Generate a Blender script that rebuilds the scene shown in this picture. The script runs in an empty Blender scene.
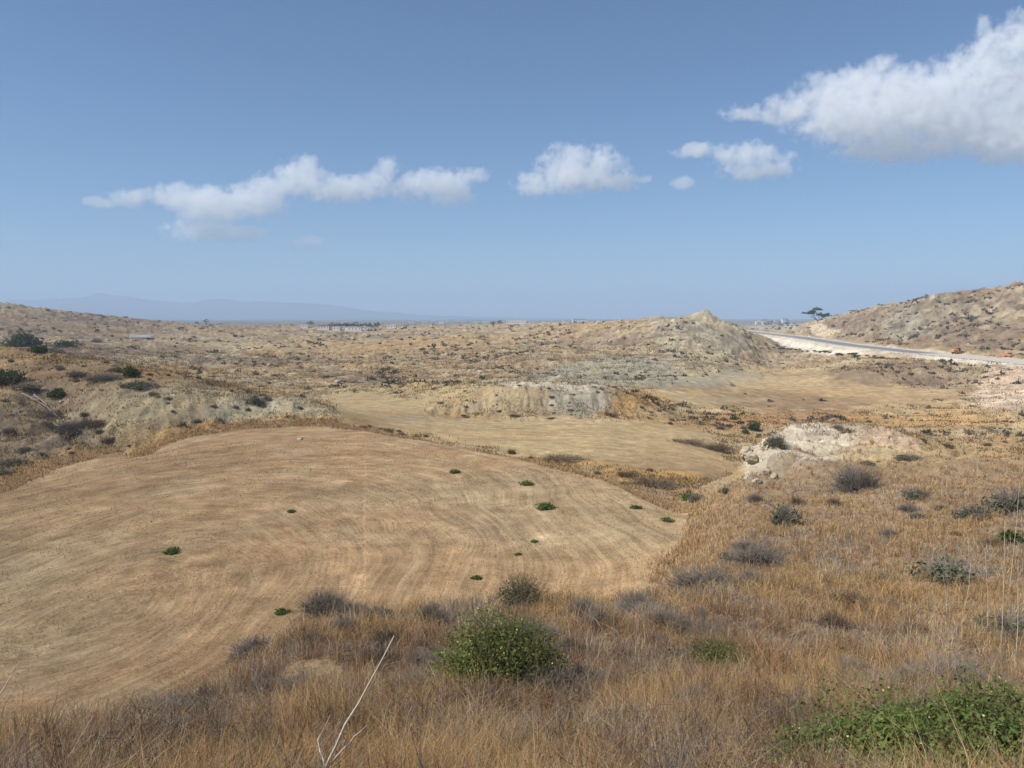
import bpy, math, random
import numpy as np
from mathutils import Vector

SC = bpy.context.scene
COL = SC.collection
F = 800.0; PITCH = math.radians(4.86); Z0 = 30.0   # eye stands at (0,0,Z0)
SUN_EL = math.radians(48); SUN_AZ = math.radians(-112)   # measured from +Y (view direction) towards +X
rs = np.random.RandomState(7)
random.seed(7)

# ------------------------------------------------------------------ noise
def _h(ix, iy, seed):
    h = (ix.astype(np.uint32)*np.uint32(374761393) + iy.astype(np.uint32)*np.uint32(668265263)
         + np.uint32((seed*2246822519) & 0xffffffff))
    h = (h ^ (h >> np.uint32(13)))*np.uint32(1274126177)
    h ^= h >> np.uint32(16)
    return h
_ang = np.linspace(0, 2*np.pi, 257)[:256]
_gx = np.cos(_ang).astype(np.float32); _gy = np.sin(_ang).astype(np.float32)
def perlin(x, y, seed=0):
    x = np.asarray(x, np.float64); y = np.asarray(y, np.float64)
    fx = np.floor(x); fy = np.floor(y)
    ix = fx.astype(np.int64); iy = fy.astype(np.int64)
    dx = (x-fx).astype(np.float32); dy = (y-fy).astype(np.float32)
    def g(a, b):
        k = (_h(ix+a, iy+b, seed) & np.uint32(255)).astype(np.int64)
        return _gx[k]*(dx-a) + _gy[k]*(dy-b)
    u = dx*dx*dx*(dx*(dx*6-15)+10); v = dy*dy*dy*(dy*(dy*6-15)+10)
    n0 = g(0,0)*(1-u)+g(1,0)*u; n1 = g(0,1)*(1-u)+g(1,1)*u
    return (n0*(1-v)+n1*v)*1.5
def fbm(x, y, oct=4, seed=0, gain=.5):
    s = 0; a = 1; t = 0; f = 1
    for o in range(oct):
        s = s + a*perlin(x*f+o*17.3, y*f-o*9.1, seed+o); t += a; a *= gain; f *= 2.03
    return s/t*1.3
def ridged(x, y, oct=4, seed=0):
    s = 0; a = 1; t = 0; f = 1
    for o in range(oct):
        s = s + a*(1-np.abs(perlin(x*f+o*7.7, y*f+o*3.3, seed+o))*2); t += a; a *= .5; f *= 2.1
    return s/t
def sstep(a, b, x):
    t = np.clip((x-a)/(b-a), 0, 1); return t*t*(3-2*t)

# ------------------------------------------------------------------ terrain profile
def T(py): return math.tan(PITCH + math.atan((py-384)/F))
def P(f, py): return (f, -f*T(py))
def Zz(f, z): return (f, z)
cols = {
 -70: [P(6,768),P(7,758),P(8.5,745),Zz(26,-17.5),Zz(76,-17.6),P(140,378),P(190,343),Zz(260,-10),Zz(400,-13),P(500,345),P(650,330),P(950,296),Zz(1600,-10)],
 0:   [P(6,768),P(7,758),P(8.5,745),Zz(26,-17.5),P(82.5,490),P(150,385),P(190,350),Zz(260,-12),Zz(400,-16),P(500,345),P(650,330),P(1000,304),Zz(1600,-12)],
 100: [P(6,768),P(7.3,757),P(9,742),Zz(27,-17.5),P(103,455),P(127,402),P(170,362),Zz(230,-13),Zz(350,-17),P(480,349),P(700,334),P(1000,316),Zz(1600,-18)],
 200: [P(6,768),P(8,738),P(11,705),Zz(29,-17.5),P(122,433),P(140,393),P(160,380),Zz(220,-20),Zz(330,-22),P(480,354),P(750,338),P(1100,326),Zz(1700,-24)],
 300: [P(6,768),P(9.5,700),P(15,635),Zz(32,-17.5),P(126,428),P(145,397),Zz(160,-17.5),Zz(225,-23),Zz(300,-24),P(450,359),P(750,341),P(1200,328),Zz(1800,-26)],
 400: [P(6,768),P(11,678),P(18,611),Zz(33,-17.5),P(117,437),Zz(124,-19.5),Zz(150,-20.5),Zz(200,-22.5),P(245,390),Zz(330,-25),P(550,350),P(1200,328),Zz(1800,-26)],
 512: [P(6,768),P(11,678),P(19,608),Zz(34,-17.5),P(100.5,458),Zz(106,-20.3),Zz(140,-21.5),P(178,418),P(198,384),Zz(270,-24.5),P(500,350),P(1200,325),Zz(1800,-26)],
 600: [P(6,768),P(11,678),P(20,605),Zz(35,-17.3),P(88,478),Zz(94,-20),Zz(125,-21.3),P(178,417),P(198,386),Zz(270,-25),P(480,352),P(750,322.5),Zz(1100,-22)],
 680: [P(6,768),P(11,678),P(22,596),Zz(38,-15),P(67,525),Zz(80,-19.5),Zz(120,-22.2),Zz(180,-25),Zz(215,-26),P(280,386),P(420,352),P(600,321),Zz(900,-21)],
 740: [P(6,768),P(11.5,676),P(25,572),P(45,522),P(62,490),P(75,459),Zz(92,-21),Zz(150,-26),Zz(220,-28),Zz(300,-28.5),P(450,364),P(620,327),Zz(900,-25)],
 775: [P(6,768),P(12,670),P(27,565),P(47,514),P(63,484),P(82,438),Zz(100,-21),Zz(160,-26.5),Zz(240,-29),Zz(320,-30),Zz(480,-31),Zz(760,-31),Zz(1100,-25)],
 800: [P(6,768),P(12,670),P(28,560),P(48,510),P(64,480),P(88,430),Zz(115,-20),Zz(170,-27),Zz(260,-30),Zz(350,-30.5),Zz(520,-31),Zz(740,-31),P(1150,326)],
 830: [P(6,768),P(12,670),P(28,558),P(48,508),P(65,475),P(92,427),Zz(118,-20),Zz(175,-27),Zz(260,-30),Zz(345,-30),Zz(480,-29.5),Zz(660,-29),P(1050,319)],
 870: [P(6,768),P(12,670),P(28,556),P(48,505),P(66,470),P(95,427),Zz(120,-20),Zz(180,-28),Zz(260,-30),Zz(340,-30),Zz(430,-25),Zz(620,-22),P(1000,309)],
 940: [P(6,768),P(12,670),P(26,560),P(45,505),P(65,470),P(85,452),Zz(120,-22),Zz(190,-28),Zz(250,-30),Zz(330,-29),Zz(390,-25),Zz(480,-22),P(820,299)],
 1024:[P(6,768),P(12,670),P(25,560),P(45,500),P(60,475),P(80,463),Zz(120,-23),Zz(190,-27),Zz(240,-28),Zz(300,-26),Zz(350,-22.5),Zz(420,-21.7),P(660,290)],
 1100:[P(6,768),P(12,670),P(25,560),P(45,500),P(60,475),P(80,460),Zz(120,-22),Zz(190,-26),Zz(240,-27),Zz(300,-25),Zz(350,-22),Zz(430,-20),P(660,281)],
}
cpx = np.array(sorted(cols)); KN = np.array([cols[c] for c in cpx])   # ncol,13,2
NA, NL = 700, 900
A_px = np.linspace(-70, 1100, NA); L_f = np.linspace(math.log(.5), math.log(26000), NL)
tab = np.zeros((NA, NL))
def smooth_interp(xq, xs, ys):
    # cosine-eased blend between linear and pchip-like, cheap: linear then box smoothing
    return np.interp(xq, xs, ys)
kf = np.stack([smooth_interp(A_px, cpx, np.log(KN[:,k,0])) for k in range(KN.shape[1])], 1)
kz = np.stack([smooth_interp(A_px, cpx, KN[:,k,1]) for k in range(KN.shape[1])], 1)
def box(a, n):
    pad = np.pad(a, ((n,n),(0,0)), mode='edge'); c = np.cumsum(np.vstack([np.zeros((1,a.shape[1])), pad]), 0)
    return (c[2*n+1:]-c[:-2*n-1])/(2*n+1)
kf = box(kf, 9); kz = box(kz, 9)
def pchip(xq, x, y):
    h = np.diff(x); d = np.diff(y)/h; m = np.zeros_like(y)
    for i in range(1, len(x)-1):
        if d[i-1]*d[i] > 0:
            w1 = 2*h[i]+h[i-1]; w2 = h[i]+2*h[i-1]; m[i] = (w1+w2)/(w1/d[i-1]+w2/d[i])
    m[0] = d[0]; m[-1] = d[-1]
    i = np.clip(np.searchsorted(x, xq)-1, 0, len(x)-2); t = (xq-x[i])/h[i]
    t = np.clip(t, 0, 1)
    return ((1+2*t)*(1-t)**2*y[i] + t*(1-t)**2*h[i]*m[i] + t*t*(3-2*t)*y[i+1] + t*t*(t-1)*h[i]*m[i+1])
for i in range(NA):
    xx = np.concatenate([[math.log(.5), math.log(2)], kf[i], [math.log(3000), math.log(5500), math.log(10000), math.log(26000)]])
    zz = np.concatenate([[-1.65, -1.95], kz[i], [-30, -34, -42, -90]])
    tab[i] = pchip(L_f, xx, zz)

def blerp(a, b):
    a = np.clip(a, 0, NA-1.001); b = np.clip(b, 0, NL-1.001)
    i = a.astype(int); j = b.astype(int); u = a-i; v = b-j
    return (tab[i,j]*(1-u)*(1-v)+tab[i+1,j]*u*(1-v)+tab[i,j+1]*(1-u)*v+tab[i+1,j+1]*u*v)

AZMIN = math.atan(( -70-512)/F); AZMAX = math.atan((1100-512)/F)
def base(x, y):
    az = np.arctan2(x, y); r = np.hypot(x, y)
    azc = np.clip(az, AZMIN, AZMAX)
    f = np.maximum(r*np.cos(azc), .5)
    # in-frame column of this azimuth (small pitch correction applied by one fixed-point step)
    z = blerp((512+np.tan(azc)*F*.9964+70)/1170*(NA-1), (np.log(f)-L_f[0])/(L_f[-1]-L_f[0])*(NL-1))
    v = np.tan(np.arctan2(z, f)+PITCH)
    px = 512+np.tan(azc)*F*(math.cos(PITCH)+v*math.sin(PITCH))
    z = blerp((px+70)/1170*(NA-1), (np.log(f)-L_f[0])/(L_f[-1]-L_f[0])*(NL-1))
    back = sstep(math.radians(60), math.radians(130), np.abs(az))
    z = z*(1-back) + back*(-1.65 + np.minimum(r, 300)*.06*sstep(.5, 30, r))
    return z

def proj(x, y, z):   # z relative to the eye
    yy = np.maximum(y, .05)
    cf = yy*math.cos(PITCH)-z*math.sin(PITCH); cu = yy*math.sin(PITCH)+z*math.cos(PITCH)
    return 512+F*x/cf, 384-F*cu/cf

def inpoly(px, py, poly):
    poly = np.array(poly, float); n = len(poly); ins = np.zeros(px.shape, bool)
    j = n-1
    for i in range(n):
        xi, yi = poly[i]; xj, yj = poly[j]
        c = ((yi > py) != (yj > py)) & (px < (xj-xi)*(py-yi)/((yj-yi) if yj != yi else 1e-9)+xi)
        ins ^= c; j = i
    return ins
def segdist(x, y, pts):
    pts = np.array(pts, float); d = np.full(x.shape, 1e9); s = np.zeros(x.shape); sg = np.zeros(x.shape); acc = 0
    for a, b in zip(pts[:-1], pts[1:]):
        v = b-a; L = np.hypot(*v); t = np.clip(((x-a[0])*v[0]+(y-a[1])*v[1])/L**2, 0, 1)
        ddx = x-(a[0]+t*v[0]); ddy = y-(a[1]+t*v[1]); dd = np.hypot(ddx, ddy)
        m = dd < d; d = np.where(m, dd, d); s = np.where(m, acc+t*L, s)
        sg = np.where(m, np.sign(ddx*v[1]-ddy*v[0]), sg); acc += L
    return d, s, sg

def unproj_plane(px, py, z):
    v = (384-py)/F; u = (px-512)/F
    fy = math.cos(PITCH)+v*math.sin(PITCH); fz = v*math.cos(PITCH)-math.sin(PITCH)
    t = z/fz; return (u*t, fy*t)
# outline of the stubble field on the valley floor (world metres), from its outer rim round to the near side
rim_px = [(-70,525),(0,490),(50,470),(100,455),(160,441),(230,431),(300,428),(360,432),(420,440),(480,450),(530,461),(580,474),(630,489),(665,500),(683,514),(692,536),(688,560),(670,592)]
RIM = [unproj_plane(a, b, -18) for a, b in rim_px]
FIELD = RIM + [(9, 42), (0, 38), (-12, 28), (-30, 20), (-60, 18), (-90, 30)]
ROAD = [(225, 180), (238, 300), (245, 383), (246, 490), (257, 609), (300, 840), (322, 1037), (350, 1250), (420, 1700)]
ROADZ = -22.0

def field_mask(x, y):
    ins = inpoly(x, y, FIELD); d, s, _ = segdist(x, y, FIELD+[FIELD[0]])
    return np.where(ins, d, -d)

def terrain(x, y):
    """height relative to the eye + zone values"""
    b = base(x, y); r = np.hypot(x, y)
    px, py = proj(x, y, b)
    fm = field_mask(x + 1.2*perlin(x*.15, y*.15, 91), y + 1.2*perlin(x*.15+9, y*.15, 92))
    inF = sstep(-1.5, 2.5, fm)
    # smooth, farmed or graded ground elsewhere
    front = y > 1
    def soft(poly, w):
        ins = inpoly(px, py, poly) & front
        return ins
    wq = 14*perlin(x/12, y/12, 93); flat2 = inpoly(px+wq, py+.4*wq, [(330,392),(420,398),(470,418),(620,420),(700,425),(730,470),(700,480),(640,470),(560,462),(480,446),(400,432),(330,424)]) & (r > 100) & (r < 260)
    flat3 = inpoly(px+wq, py+.4*wq, [(640,392),(700,372),(820,368),(900,385),(960,392),(960,402),(860,410),(760,412),(680,405)]) & (r > 200)
    amp = np.interp(r, [0, 5, 30, 80, 130, 200, 350, 700, 1500, 4000, 9000], [.02, .06, .15, .35, .8, 1.1, 2.6, 3.6, 5, 9, 12])
    rh = sstep(700, 900, px)*sstep(400, 520, y)
    amp = amp*(1+.35*rh)
    amp = np.where(flat2, .12, amp); amp = np.where(flat3, .35, amp)
    amp = amp*(1-inF)
    wx = x + 14*perlin(x/60, y/60, 3)*np.minimum(r/300, 1.5); wy = y + 14*perlin(x/60+5, y/60+5, 4)*np.minimum(r/300, 1.5)
    big = fbm(wx/95, wy/95, 3, 11)*sstep(150, 500, r)
    gul = ridged(wx/34, wy/34, 4, 21)-.45
    fine = fbm(wx/7, wy/7, 4, 31)
    vf = sstep(2500, 5000, r)
    far = fbm(x/700, y/700, 3, 41)
    z = b + amp*(1-vf)*(.9*big + 1.0*gul*sstep(60, 260, r) + .32*fine) + amp*vf*.55*far
    # eroded bank above the field on the left: small rills
    bank = (np.exp(-((r-132)/26)**2))*sstep(350,300,px)*sstep(0,-4,fm)
    meso = fbm(wx/5.5, wy/5.5, 3, 35)
    z = z + sstep(110,260,r)*(1-vf)*meso*.75*np.where(flat2|flat3,.1,1)*(1-inF)
    z = z + bank*(1.1*(ridged(wx/6.5, wy/13, 3, 55)-.5)) 
    # near slope hummocks
    near = (r < 100)*sstep(0,-3,fm)
    z = z + near*(.26*fbm(x/1.7, y/1.7, 4, 61)*sstep(2, 8, r) + .35*fbm(x/9, y/9, 2, 62)*sstep(9, 22, r))
    gd, gs, gsg = segdist(x, y, [(-92,150),(-80,136),(-70,124),(-57,110)])
    gd = gd + .8*perlin(x/3,y/3,77)
    z = z - 3.6*np.where(gsg > 0, np.exp(-(np.maximum(gd,0)/2.6)**2), np.exp(-(np.maximum(gd,0)/7)**2))*sstep(2,14,gs)
    # terrace with a scarred face in the middle distance
    tf = (px > 425)*(px < 640)*np.exp(-((r-190)/13)**2)
    z = z + tf*(.9*(ridged(x/3.2, y/12, 3, 78)-.5))
    # the pale rock knoll: terraced outcrop with a broken left edge
    kx, ky = 30.5, 80.0
    kd = np.hypot((x-35)/17, (y-78)/14)
    kn = sstep(1.25, .6, kd)
    led = fbm(x/5, y/5, 4, 71)
    st = z*1.15 + led*1.0; stp = (np.floor(st) + sstep(.25, .75, st-np.floor(st)))/1.15
    z = z + 2.0*kn
    z = z + kn*(.85*(stp - led/1.15 - z) + .30*fbm(x/1.3, y/1.3, 4, 72))
    ce = sstep(24.6+1.8*perlin(y/2.6, x*0, 73), 22.6+1.8*perlin(y/2.6, x*0, 73), x)*np.exp(-((y-74)/13)**4)
    z = z - ce*4.6*kn
    # conical summit with rilled flanks
    sd = np.hypot(x-146, y-606); ang = np.arctan2(y-606, x-146)
    z = z + 9.0*np.exp(-(sd/10)) + 3.0*np.exp(-(sd/42)**2)
    z = z - 1.8*np.exp(-((sd-26)/20)**2)*(ridged(ang*3.1, sd*0+2, 2, 81)) + 2.2*np.exp(-(sd/110)**2)*(ridged(x/16,y/26,3,84)-.5)
    z = z + 3.0*sstep(1.15,.45,np.hypot((x-178)/48,(y-372)/24))*(1+.25*fine)
    for (hx, hy, hh, hw) in [(285,760,0,30),(330,690,7,24),(372,705,6,20),(470,735,8,30),(396,742,3,14),(366,700,5,17)]:
        if hh: 
            sd = np.hypot(x-hx, y-hy); ang = np.arctan2(y-hy, x-hx)
            z = z + hh*np.exp(-(sd/hw)**1.5)*(1+.18*ridged(ang*3, sd/40, 2, 83))
    crag = np.maximum(rh*sstep(14,40,segdist(x,y,ROAD)[0])*(x>260), np.exp(-(np.hypot(x-120,y-560)/130)**2)*(r>330)*.8*sstep(4,26,np.hypot(x-146,y-606)))
    z = z + crag*(2.6*(ridged(wx/17, wy/24, 4, 85)-.5) + 1.5*fbm(x/5, y/8, 3, 86))
    # road embankment
    d, s, sg = segdist(x, y, ROAD)
    inr = (y > 200)*(y < 1500)*(x > 100)
    lft = sg < 0
    ez = np.where(lft, ROADZ - np.maximum(d-11, 0)*.55, ROADZ + np.maximum(d-13, 0)*.6)
    edge = .6*fbm(x/5, y/9, 3, 95)*sstep(9.5, 16, d)
    zr = np.where(lft, np.maximum(z, ez+edge), np.clip(z, ROADZ+.1+np.clip(d-13,0,60)*.03, ez+edge))
    zr = np.where(lft & (d < 24), np.minimum(zr, ROADZ + np.maximum(d-11,0)*.3), zr)
    zr = np.where(d < 12, ROADZ, zr)
    nearend = sstep(180, 330, y)*sstep(1500, 1250, y)
    z = np.where(inr > 0, z*(1-nearend)+zr*nearend, z)
    return z, dict(px=px, py=py, r=r, fm=fm, b=b, amp=amp, d=d, sg=sg, kn=kn, flat2=flat2, flat3=flat3, gul=gul, big=big, fine=fine, bank=bank, rs=s, crag=crag)

def H(x, y):
    return terrain(np.atleast_1d(np.asarray(x, float)), np.atleast_1d(np.asarray(y, float)))[0] + Z0
def hit(px, py, f0=4, f1=9000, n=1800):
    v = (384-py)/F; u = (px-512)/F
    fy = math.cos(PITCH)+v*math.sin(PITCH); fz = v*math.cos(PITCH)-math.sin(PITCH)
    f = np.exp(np.linspace(math.log(f0), math.log(f1), n))
    X = u/fy*f; Zr = fz/fy*f
    z = terrain(X, f)[0]
    k = np.where(z >= Zr)[0]
    i = k[0] if len(k) else n-1
    return float(X[i]), float(f[i]), float(z[i]+Z0)

# ------------------------------------------------------------------ mesh helpers
def new_mesh(name, V, Fa, attrs=None, smooth=False):
    me = bpy.data.meshes.new(name)
    V = np.asarray(V, np.float32); Fa = np.asarray(Fa, np.int32); k = Fa.shape[1]
    me.vertices.add(len(V)); me.vertices.foreach_set('co', V.ravel())
    me.loops.add(Fa.size); me.loops.foreach_set('vertex_index', Fa.ravel())
    me.polygons.add(len(Fa)); me.polygons.foreach_set('loop_start', np.arange(0, Fa.size, k, dtype=np.int32))
    me.polygons.foreach_set('use_smooth', np.full(len(Fa), smooth))
    me.update(calc_edges=True)
    for nm, (ty, arr) in (attrs or {}).items():
        a = me.attributes.new(nm, ty, 'POINT')
        a.data.foreach_set('color' if ty == 'FLOAT_COLOR' else 'value', np.asarray(arr, np.float32).ravel())
    return me
def link(name, me, mats, parent=None, loc=(0,0,0)):
    o = bpy.data.objects.new(name, me); COL.objects.link(o); o.location = loc
    for m in (mats if isinstance(mats, (list, tuple)) else [mats]):
        if m and m.name not in me.materials: me.materials.append(m)
    if parent: o.parent = parent
    return o
def tag(o, label=None, cat=None, group=None, kind=None):
    if label: o['label'] = label
    if cat: o['category'] = cat
    if group: o['group'] = group
    if kind: o['kind'] = kind
    return o
def empty(name, loc, rz=0, s=1):
    o = bpy.data.objects.new(name, None); COL.objects.link(o); o.location = loc; o.rotation_euler.z = rz; o.scale = (s,s,s); o.empty_display_size = .2
    return o
def copy_tree(o, parent=None):
    c = o.copy(); COL.objects.link(c)
    if parent: c.parent = parent
    for ch in [q for q in o.children]:
        copy_tree(ch, c)
    return c
class MB:
    def __init__(s): s.V = []; s.F = []
    def add(s, V, Fa):
        n = len(s.V); s.V += [tuple(v) for v in V]; s.F += [tuple(i+n for i in f) for f in Fa]
    def box(s, x0,x1,y0,y1,z0,z1, rot=None):
        V = [(x,y,z) for z in (z0,z1) for y in (y0,y1) for x in (x0,x1)]
        if rot: V = [tuple(rot @ Vector(v)) for v in V]
        s.add(V, [(0,2,3,1),(4,5,7,6),(0,1,5,4),(2,6,7,3),(0,4,6,2),(1,3,7,5)])
    def prism(s, poly, y0, y1):   # polygon in xz extruded along y
        n = len(poly); V = [(x,y0,z) for x,z in poly]+[(x,y1,z) for x,z in poly]
        s.add(V, [tuple(range(n)), tuple(range(2*n-1, n-1, -1))]+[(i,i+n,(i+1)%n+n,(i+1)%n) for i in range(n)])
    def cyl(s, c, ax, rad, n=16, rad2=None):
        c = Vector(c); ax = Vector(ax); rad2 = rad if rad2 is None else rad2
        q = ax.to_track_quat('Z','Y'); V = []
        for k, R in ((0,rad),(1,rad2)):
            for i in range(n):
                a = 2*math.pi*i/n; V.append(tuple(c+ax*k+q@Vector((R*math.cos(a),R*math.sin(a),0))))
        s.add(V, [tuple(range(n-1,-1,-1)), tuple(range(n,2*n))]+[(i,(i+1)%n,(i+1)%n+n,i+n) for i in range(n)])
    def tube(s, pts, rads, n=6):
        V = []; 
        for i, p in enumerate(pts):
            p = Vector(p); a = Vector(pts[max(i-1,0)]); b = Vector(pts[min(i+1,len(pts)-1)]); q = (b-a).to_track_quat('Z','Y')
            for k in range(n):
                t = 2*math.pi*k/n; V.append(tuple(p+q@Vector((rads[i]*math.cos(t), rads[i]*math.sin(t), 0))))
        m = len(pts)
        s.add(V, [tuple(range(n-1,-1,-1)), tuple(range((m-1)*n, m*n))]+[(j*n+i, j*n+(i+1)%n, (j+1)*n+(i+1)%n, (j+1)*n+i) for j in range(m-1) for i in range(n)])
    def build(s, name, mat, parent=None, loc=(0,0,0), smooth=False):
        me = bpy.data.meshes.new(name); me.from_pydata(s.V, [], s.F); me.update()
        if smooth: me.polygons.foreach_set('use_smooth', [True]*len(me.polygons))
        return link(name, me, mat, parent, loc)

# ------------------------------------------------------------------ materials
def mat(name):
    m = bpy.data.materials.new(name); m.use_nodes = True; m.node_tree.nodes.clear(); return m, m.node_tree.nodes, m.node_tree.links
def N(ns, t, **kw):
    n = ns.new(t)
    for k, v in kw.items():
        if k == 'inp':
            for a, b in v.items(): n.inputs[a].default_value = b
        else: setattr(n, k, v)
    return n
def simple(name, col, rough=.9, var=.15, scale=3.0, metallic=0, bump=0.0):
    m, ns, ls = mat(name)
    o = N(ns,'ShaderNodeOutputMaterial'); b = N(ns,'ShaderNodeBsdfPrincipled', inp={'Roughness':rough,'Metallic':metallic})
    t = N(ns,'ShaderNodeTexCoord'); n = N(ns,'ShaderNodeTexNoise', inp={'Scale':scale,'Detail':4.0})
    ls.new(t.outputs['Object'], n.inputs['Vector'])
    r = N(ns,'ShaderNodeValToRGB'); r.color_ramp.elements[0].position=.3; r.color_ramp.elements[1].position=.7
    r.color_ramp.elements[0].color = (*[c*(1-var) for c in col],1); r.color_ramp.elements[1].color = (*[min(1,c*(1+var)) for c in col],1)
    ls.new(n.outputs['Fac'], r.inputs['Fac']); ls.new(r.outputs['Color'], b.inputs['Base Color']); ls.new(b.outputs[0], o.inputs['Surface'])
    if bump:
        bp = N(ns,'ShaderNodeBump', inp={'Strength':bump,'Distance':.05}); ls.new(n.outputs['Fac'], bp.inputs['Height']); ls.new(bp.outputs[0], b.inputs['Normal'])
    return m
def veg(name, col=None, trans=.35, var=.3, attr=False, col2=None):
    """thin leaf or blade: diffuse front with some light through it"""
    m, ns, ls = mat(name)
    o = N(ns,'ShaderNodeOutputMaterial'); d = N(ns,'ShaderNodeBsdfDiffuse', inp={'Roughness':.6}); t = N(ns,'ShaderNodeBsdfTranslucent'); mx = N(ns,'ShaderNodeMixShader', inp={'Fac':trans})
    if attr:
        a = N(ns,'ShaderNodeAttribute', attribute_name='col'); src = a.outputs['Color']
    else:
        g = N(ns,'ShaderNodeNewGeometry'); oi = N(ns,'ShaderNodeObjectInfo')
        ad = N(ns,'ShaderNodeMath', operation='MULTIPLY_ADD', inp={1:.75}); 
        ls.new(g.outputs['Random Per Island'], ad.inputs[0]); 
        m2 = N(ns,'ShaderNodeMath', operation='MULTIPLY', inp={1:.25}); ls.new(oi.outputs['Random'], m2.inputs[0]); ls.new(m2.outputs[0], ad.inputs[2])
        r = N(ns,'ShaderNodeValToRGB'); e = r.color_ramp.elements
        e[0].color = (*[c*(1-var) for c in col],1); e[1].color = (*(col2 or [c*(1+var) for c in col]),1)
        ls.new(ad.outputs[0], r.inputs['Fac']); src = r.outputs['Color']
    ls.new(src, d.inputs['Color']); ls.new(src, t.inputs['Color'])
    ls.new(d.outputs[0], mx.inputs[1]); ls.new(t.outputs[0], mx.inputs[2]); ls.new(mx.outputs[0], o.inputs['Surface'])
    return m

def ground_mat(name, field=False):
    m, ns, ls = mat(name)
    o = N(ns,'ShaderNodeOutputMaterial'); d = N(ns,'ShaderNodeBsdfDiffuse', inp={'Roughness':.8})
    a = N(ns,'ShaderNodeAttribute', attribute_name='col')
    g = N(ns,'ShaderNodeNewGeometry')
    def noise(scale, det, rough=.6, vec=None, lo=.3, hi=.7, a=.7, b=1.3):
        n = N(ns,'ShaderNodeTexNoise', inp={'Scale':scale,'Detail':det,'Roughness':rough}); ls.new(vec or g.outputs['Position'], n.inputs['Vector'])
        mr = N(ns,'ShaderNodeMapRange', inp={'From Min':lo,'From Max':hi,'To Min':a,'To Max':b}); ls.new(n.outputs['Fac'], mr.inputs['Value'])
        return n, mr
    def mul(c, f):
        x = N(ns,'ShaderNodeVectorMath', operation='SCALE'); ls.new(c, x.inputs[0]); ls.new(f, x.inputs['Scale']); return x.outputs[0]
    n1, r1 = noise(5.0, 5, .7, a=.72, b=1.26); n2, r2 = noise(.55, 5, .65, a=.82, b=1.2)
    c = mul(mul(a.outputs['Color'], r1.outputs[0]), r2.outputs[0])
    hsrc = n1.outputs['Fac']
    if field:
        s = N(ns,'ShaderNodeAttribute', attribute_name='stripe'); s2 = N(ns,'ShaderNodeAttribute', attribute_name='along')
        cb = N(ns,'ShaderNodeCombineXYZ'); ls.new(s.outputs['Fac'], cb.inputs[0]); ls.new(s2.outputs['Fac'], cb.inputs[1])
        for sc_, amt in ((.35,.14),(1.1,.13),(3.4,.16),(9.0,.12)):
            v = N(ns,'ShaderNodeVectorMath', operation='MULTIPLY'); v.inputs[1].default_value = (sc_, .045*sc_**.5, 1); ls.new(cb.outputs[0], v.inputs[0])
            nn, rr = noise(1.0, 3, .6, vec=v.outputs[0], lo=.32, hi=.68, a=1-amt, b=1+amt)
            c = mul(c, rr.outputs[0])
            # pale straw rows against redder soil
        v = N(ns,'ShaderNodeVectorMath', operation='MULTIPLY'); v.inputs[1].default_value = (.9, .03, 1); ls.new(cb.outputs[0], v.inputs[0])
        nn, rr = noise(1.0, 4, .65, vec=v.outputs[0], lo=.52, hi=.68, a=0, b=.40)
        mx = N(ns,'ShaderNodeMix', data_type='RGBA'); ls.new(rr.outputs[0], mx.inputs['Factor']); ls.new(c, mx.inputs['A']); mx.inputs['B'].default_value = (.43,.345,.21,1)
        c = mx.outputs['Result']
    ls.new(c, d.inputs['Color'])
    nb, _ = noise(2.2, 8, .75)
    nb2, _ = noise(.33, 5, .7)
    b = N(ns,'ShaderNodeBump', inp={'Strength':.55 if field else .9,'Distance':.06 if field else .22}); ls.new(nb.outputs['Fac'], b.inputs['Height']); b2 = N(ns,'ShaderNodeBump', inp={'Strength':.15 if field else .8,'Distance':.8}); ls.new(nb2.outputs['Fac'], b2.inputs['Height']); ls.new(b.outputs[0], b2.inputs['Normal']); ls.new(b2.outputs[0], d.inputs['Normal'])
    ls.new(d.outputs[0], o.inputs['Surface'])
    return m

# ------------------------------------------------------------------ ground sheet
az_in = np.arange(math.radians(-38.5), math.radians(38.5), math.radians(.06))
az_out = np.concatenate([np.radians(np.arange(40, 320, 2.5))])
AZ = np.concatenate([az_in, az_out])
R = np.concatenate([[.6,.9,1.3,1.8,2.3,2.9], np.exp(np.arange(math.log(3.5), math.log(120), .0088)), np.exp(np.arange(math.log(120), math.log(1500), .0068)), np.exp(np.arange(math.log(1500), math.log(24000), .03)), [26000]])
nA, nR = len(AZ), len(R)
aa, rr_ = np.meshgrid(AZ, R, indexing='ij')
gx = (rr_*np.sin(aa)).ravel(); gy = (rr_*np.cos(aa)).ravel()
gz, zn = terrain(gx, gy)

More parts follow.
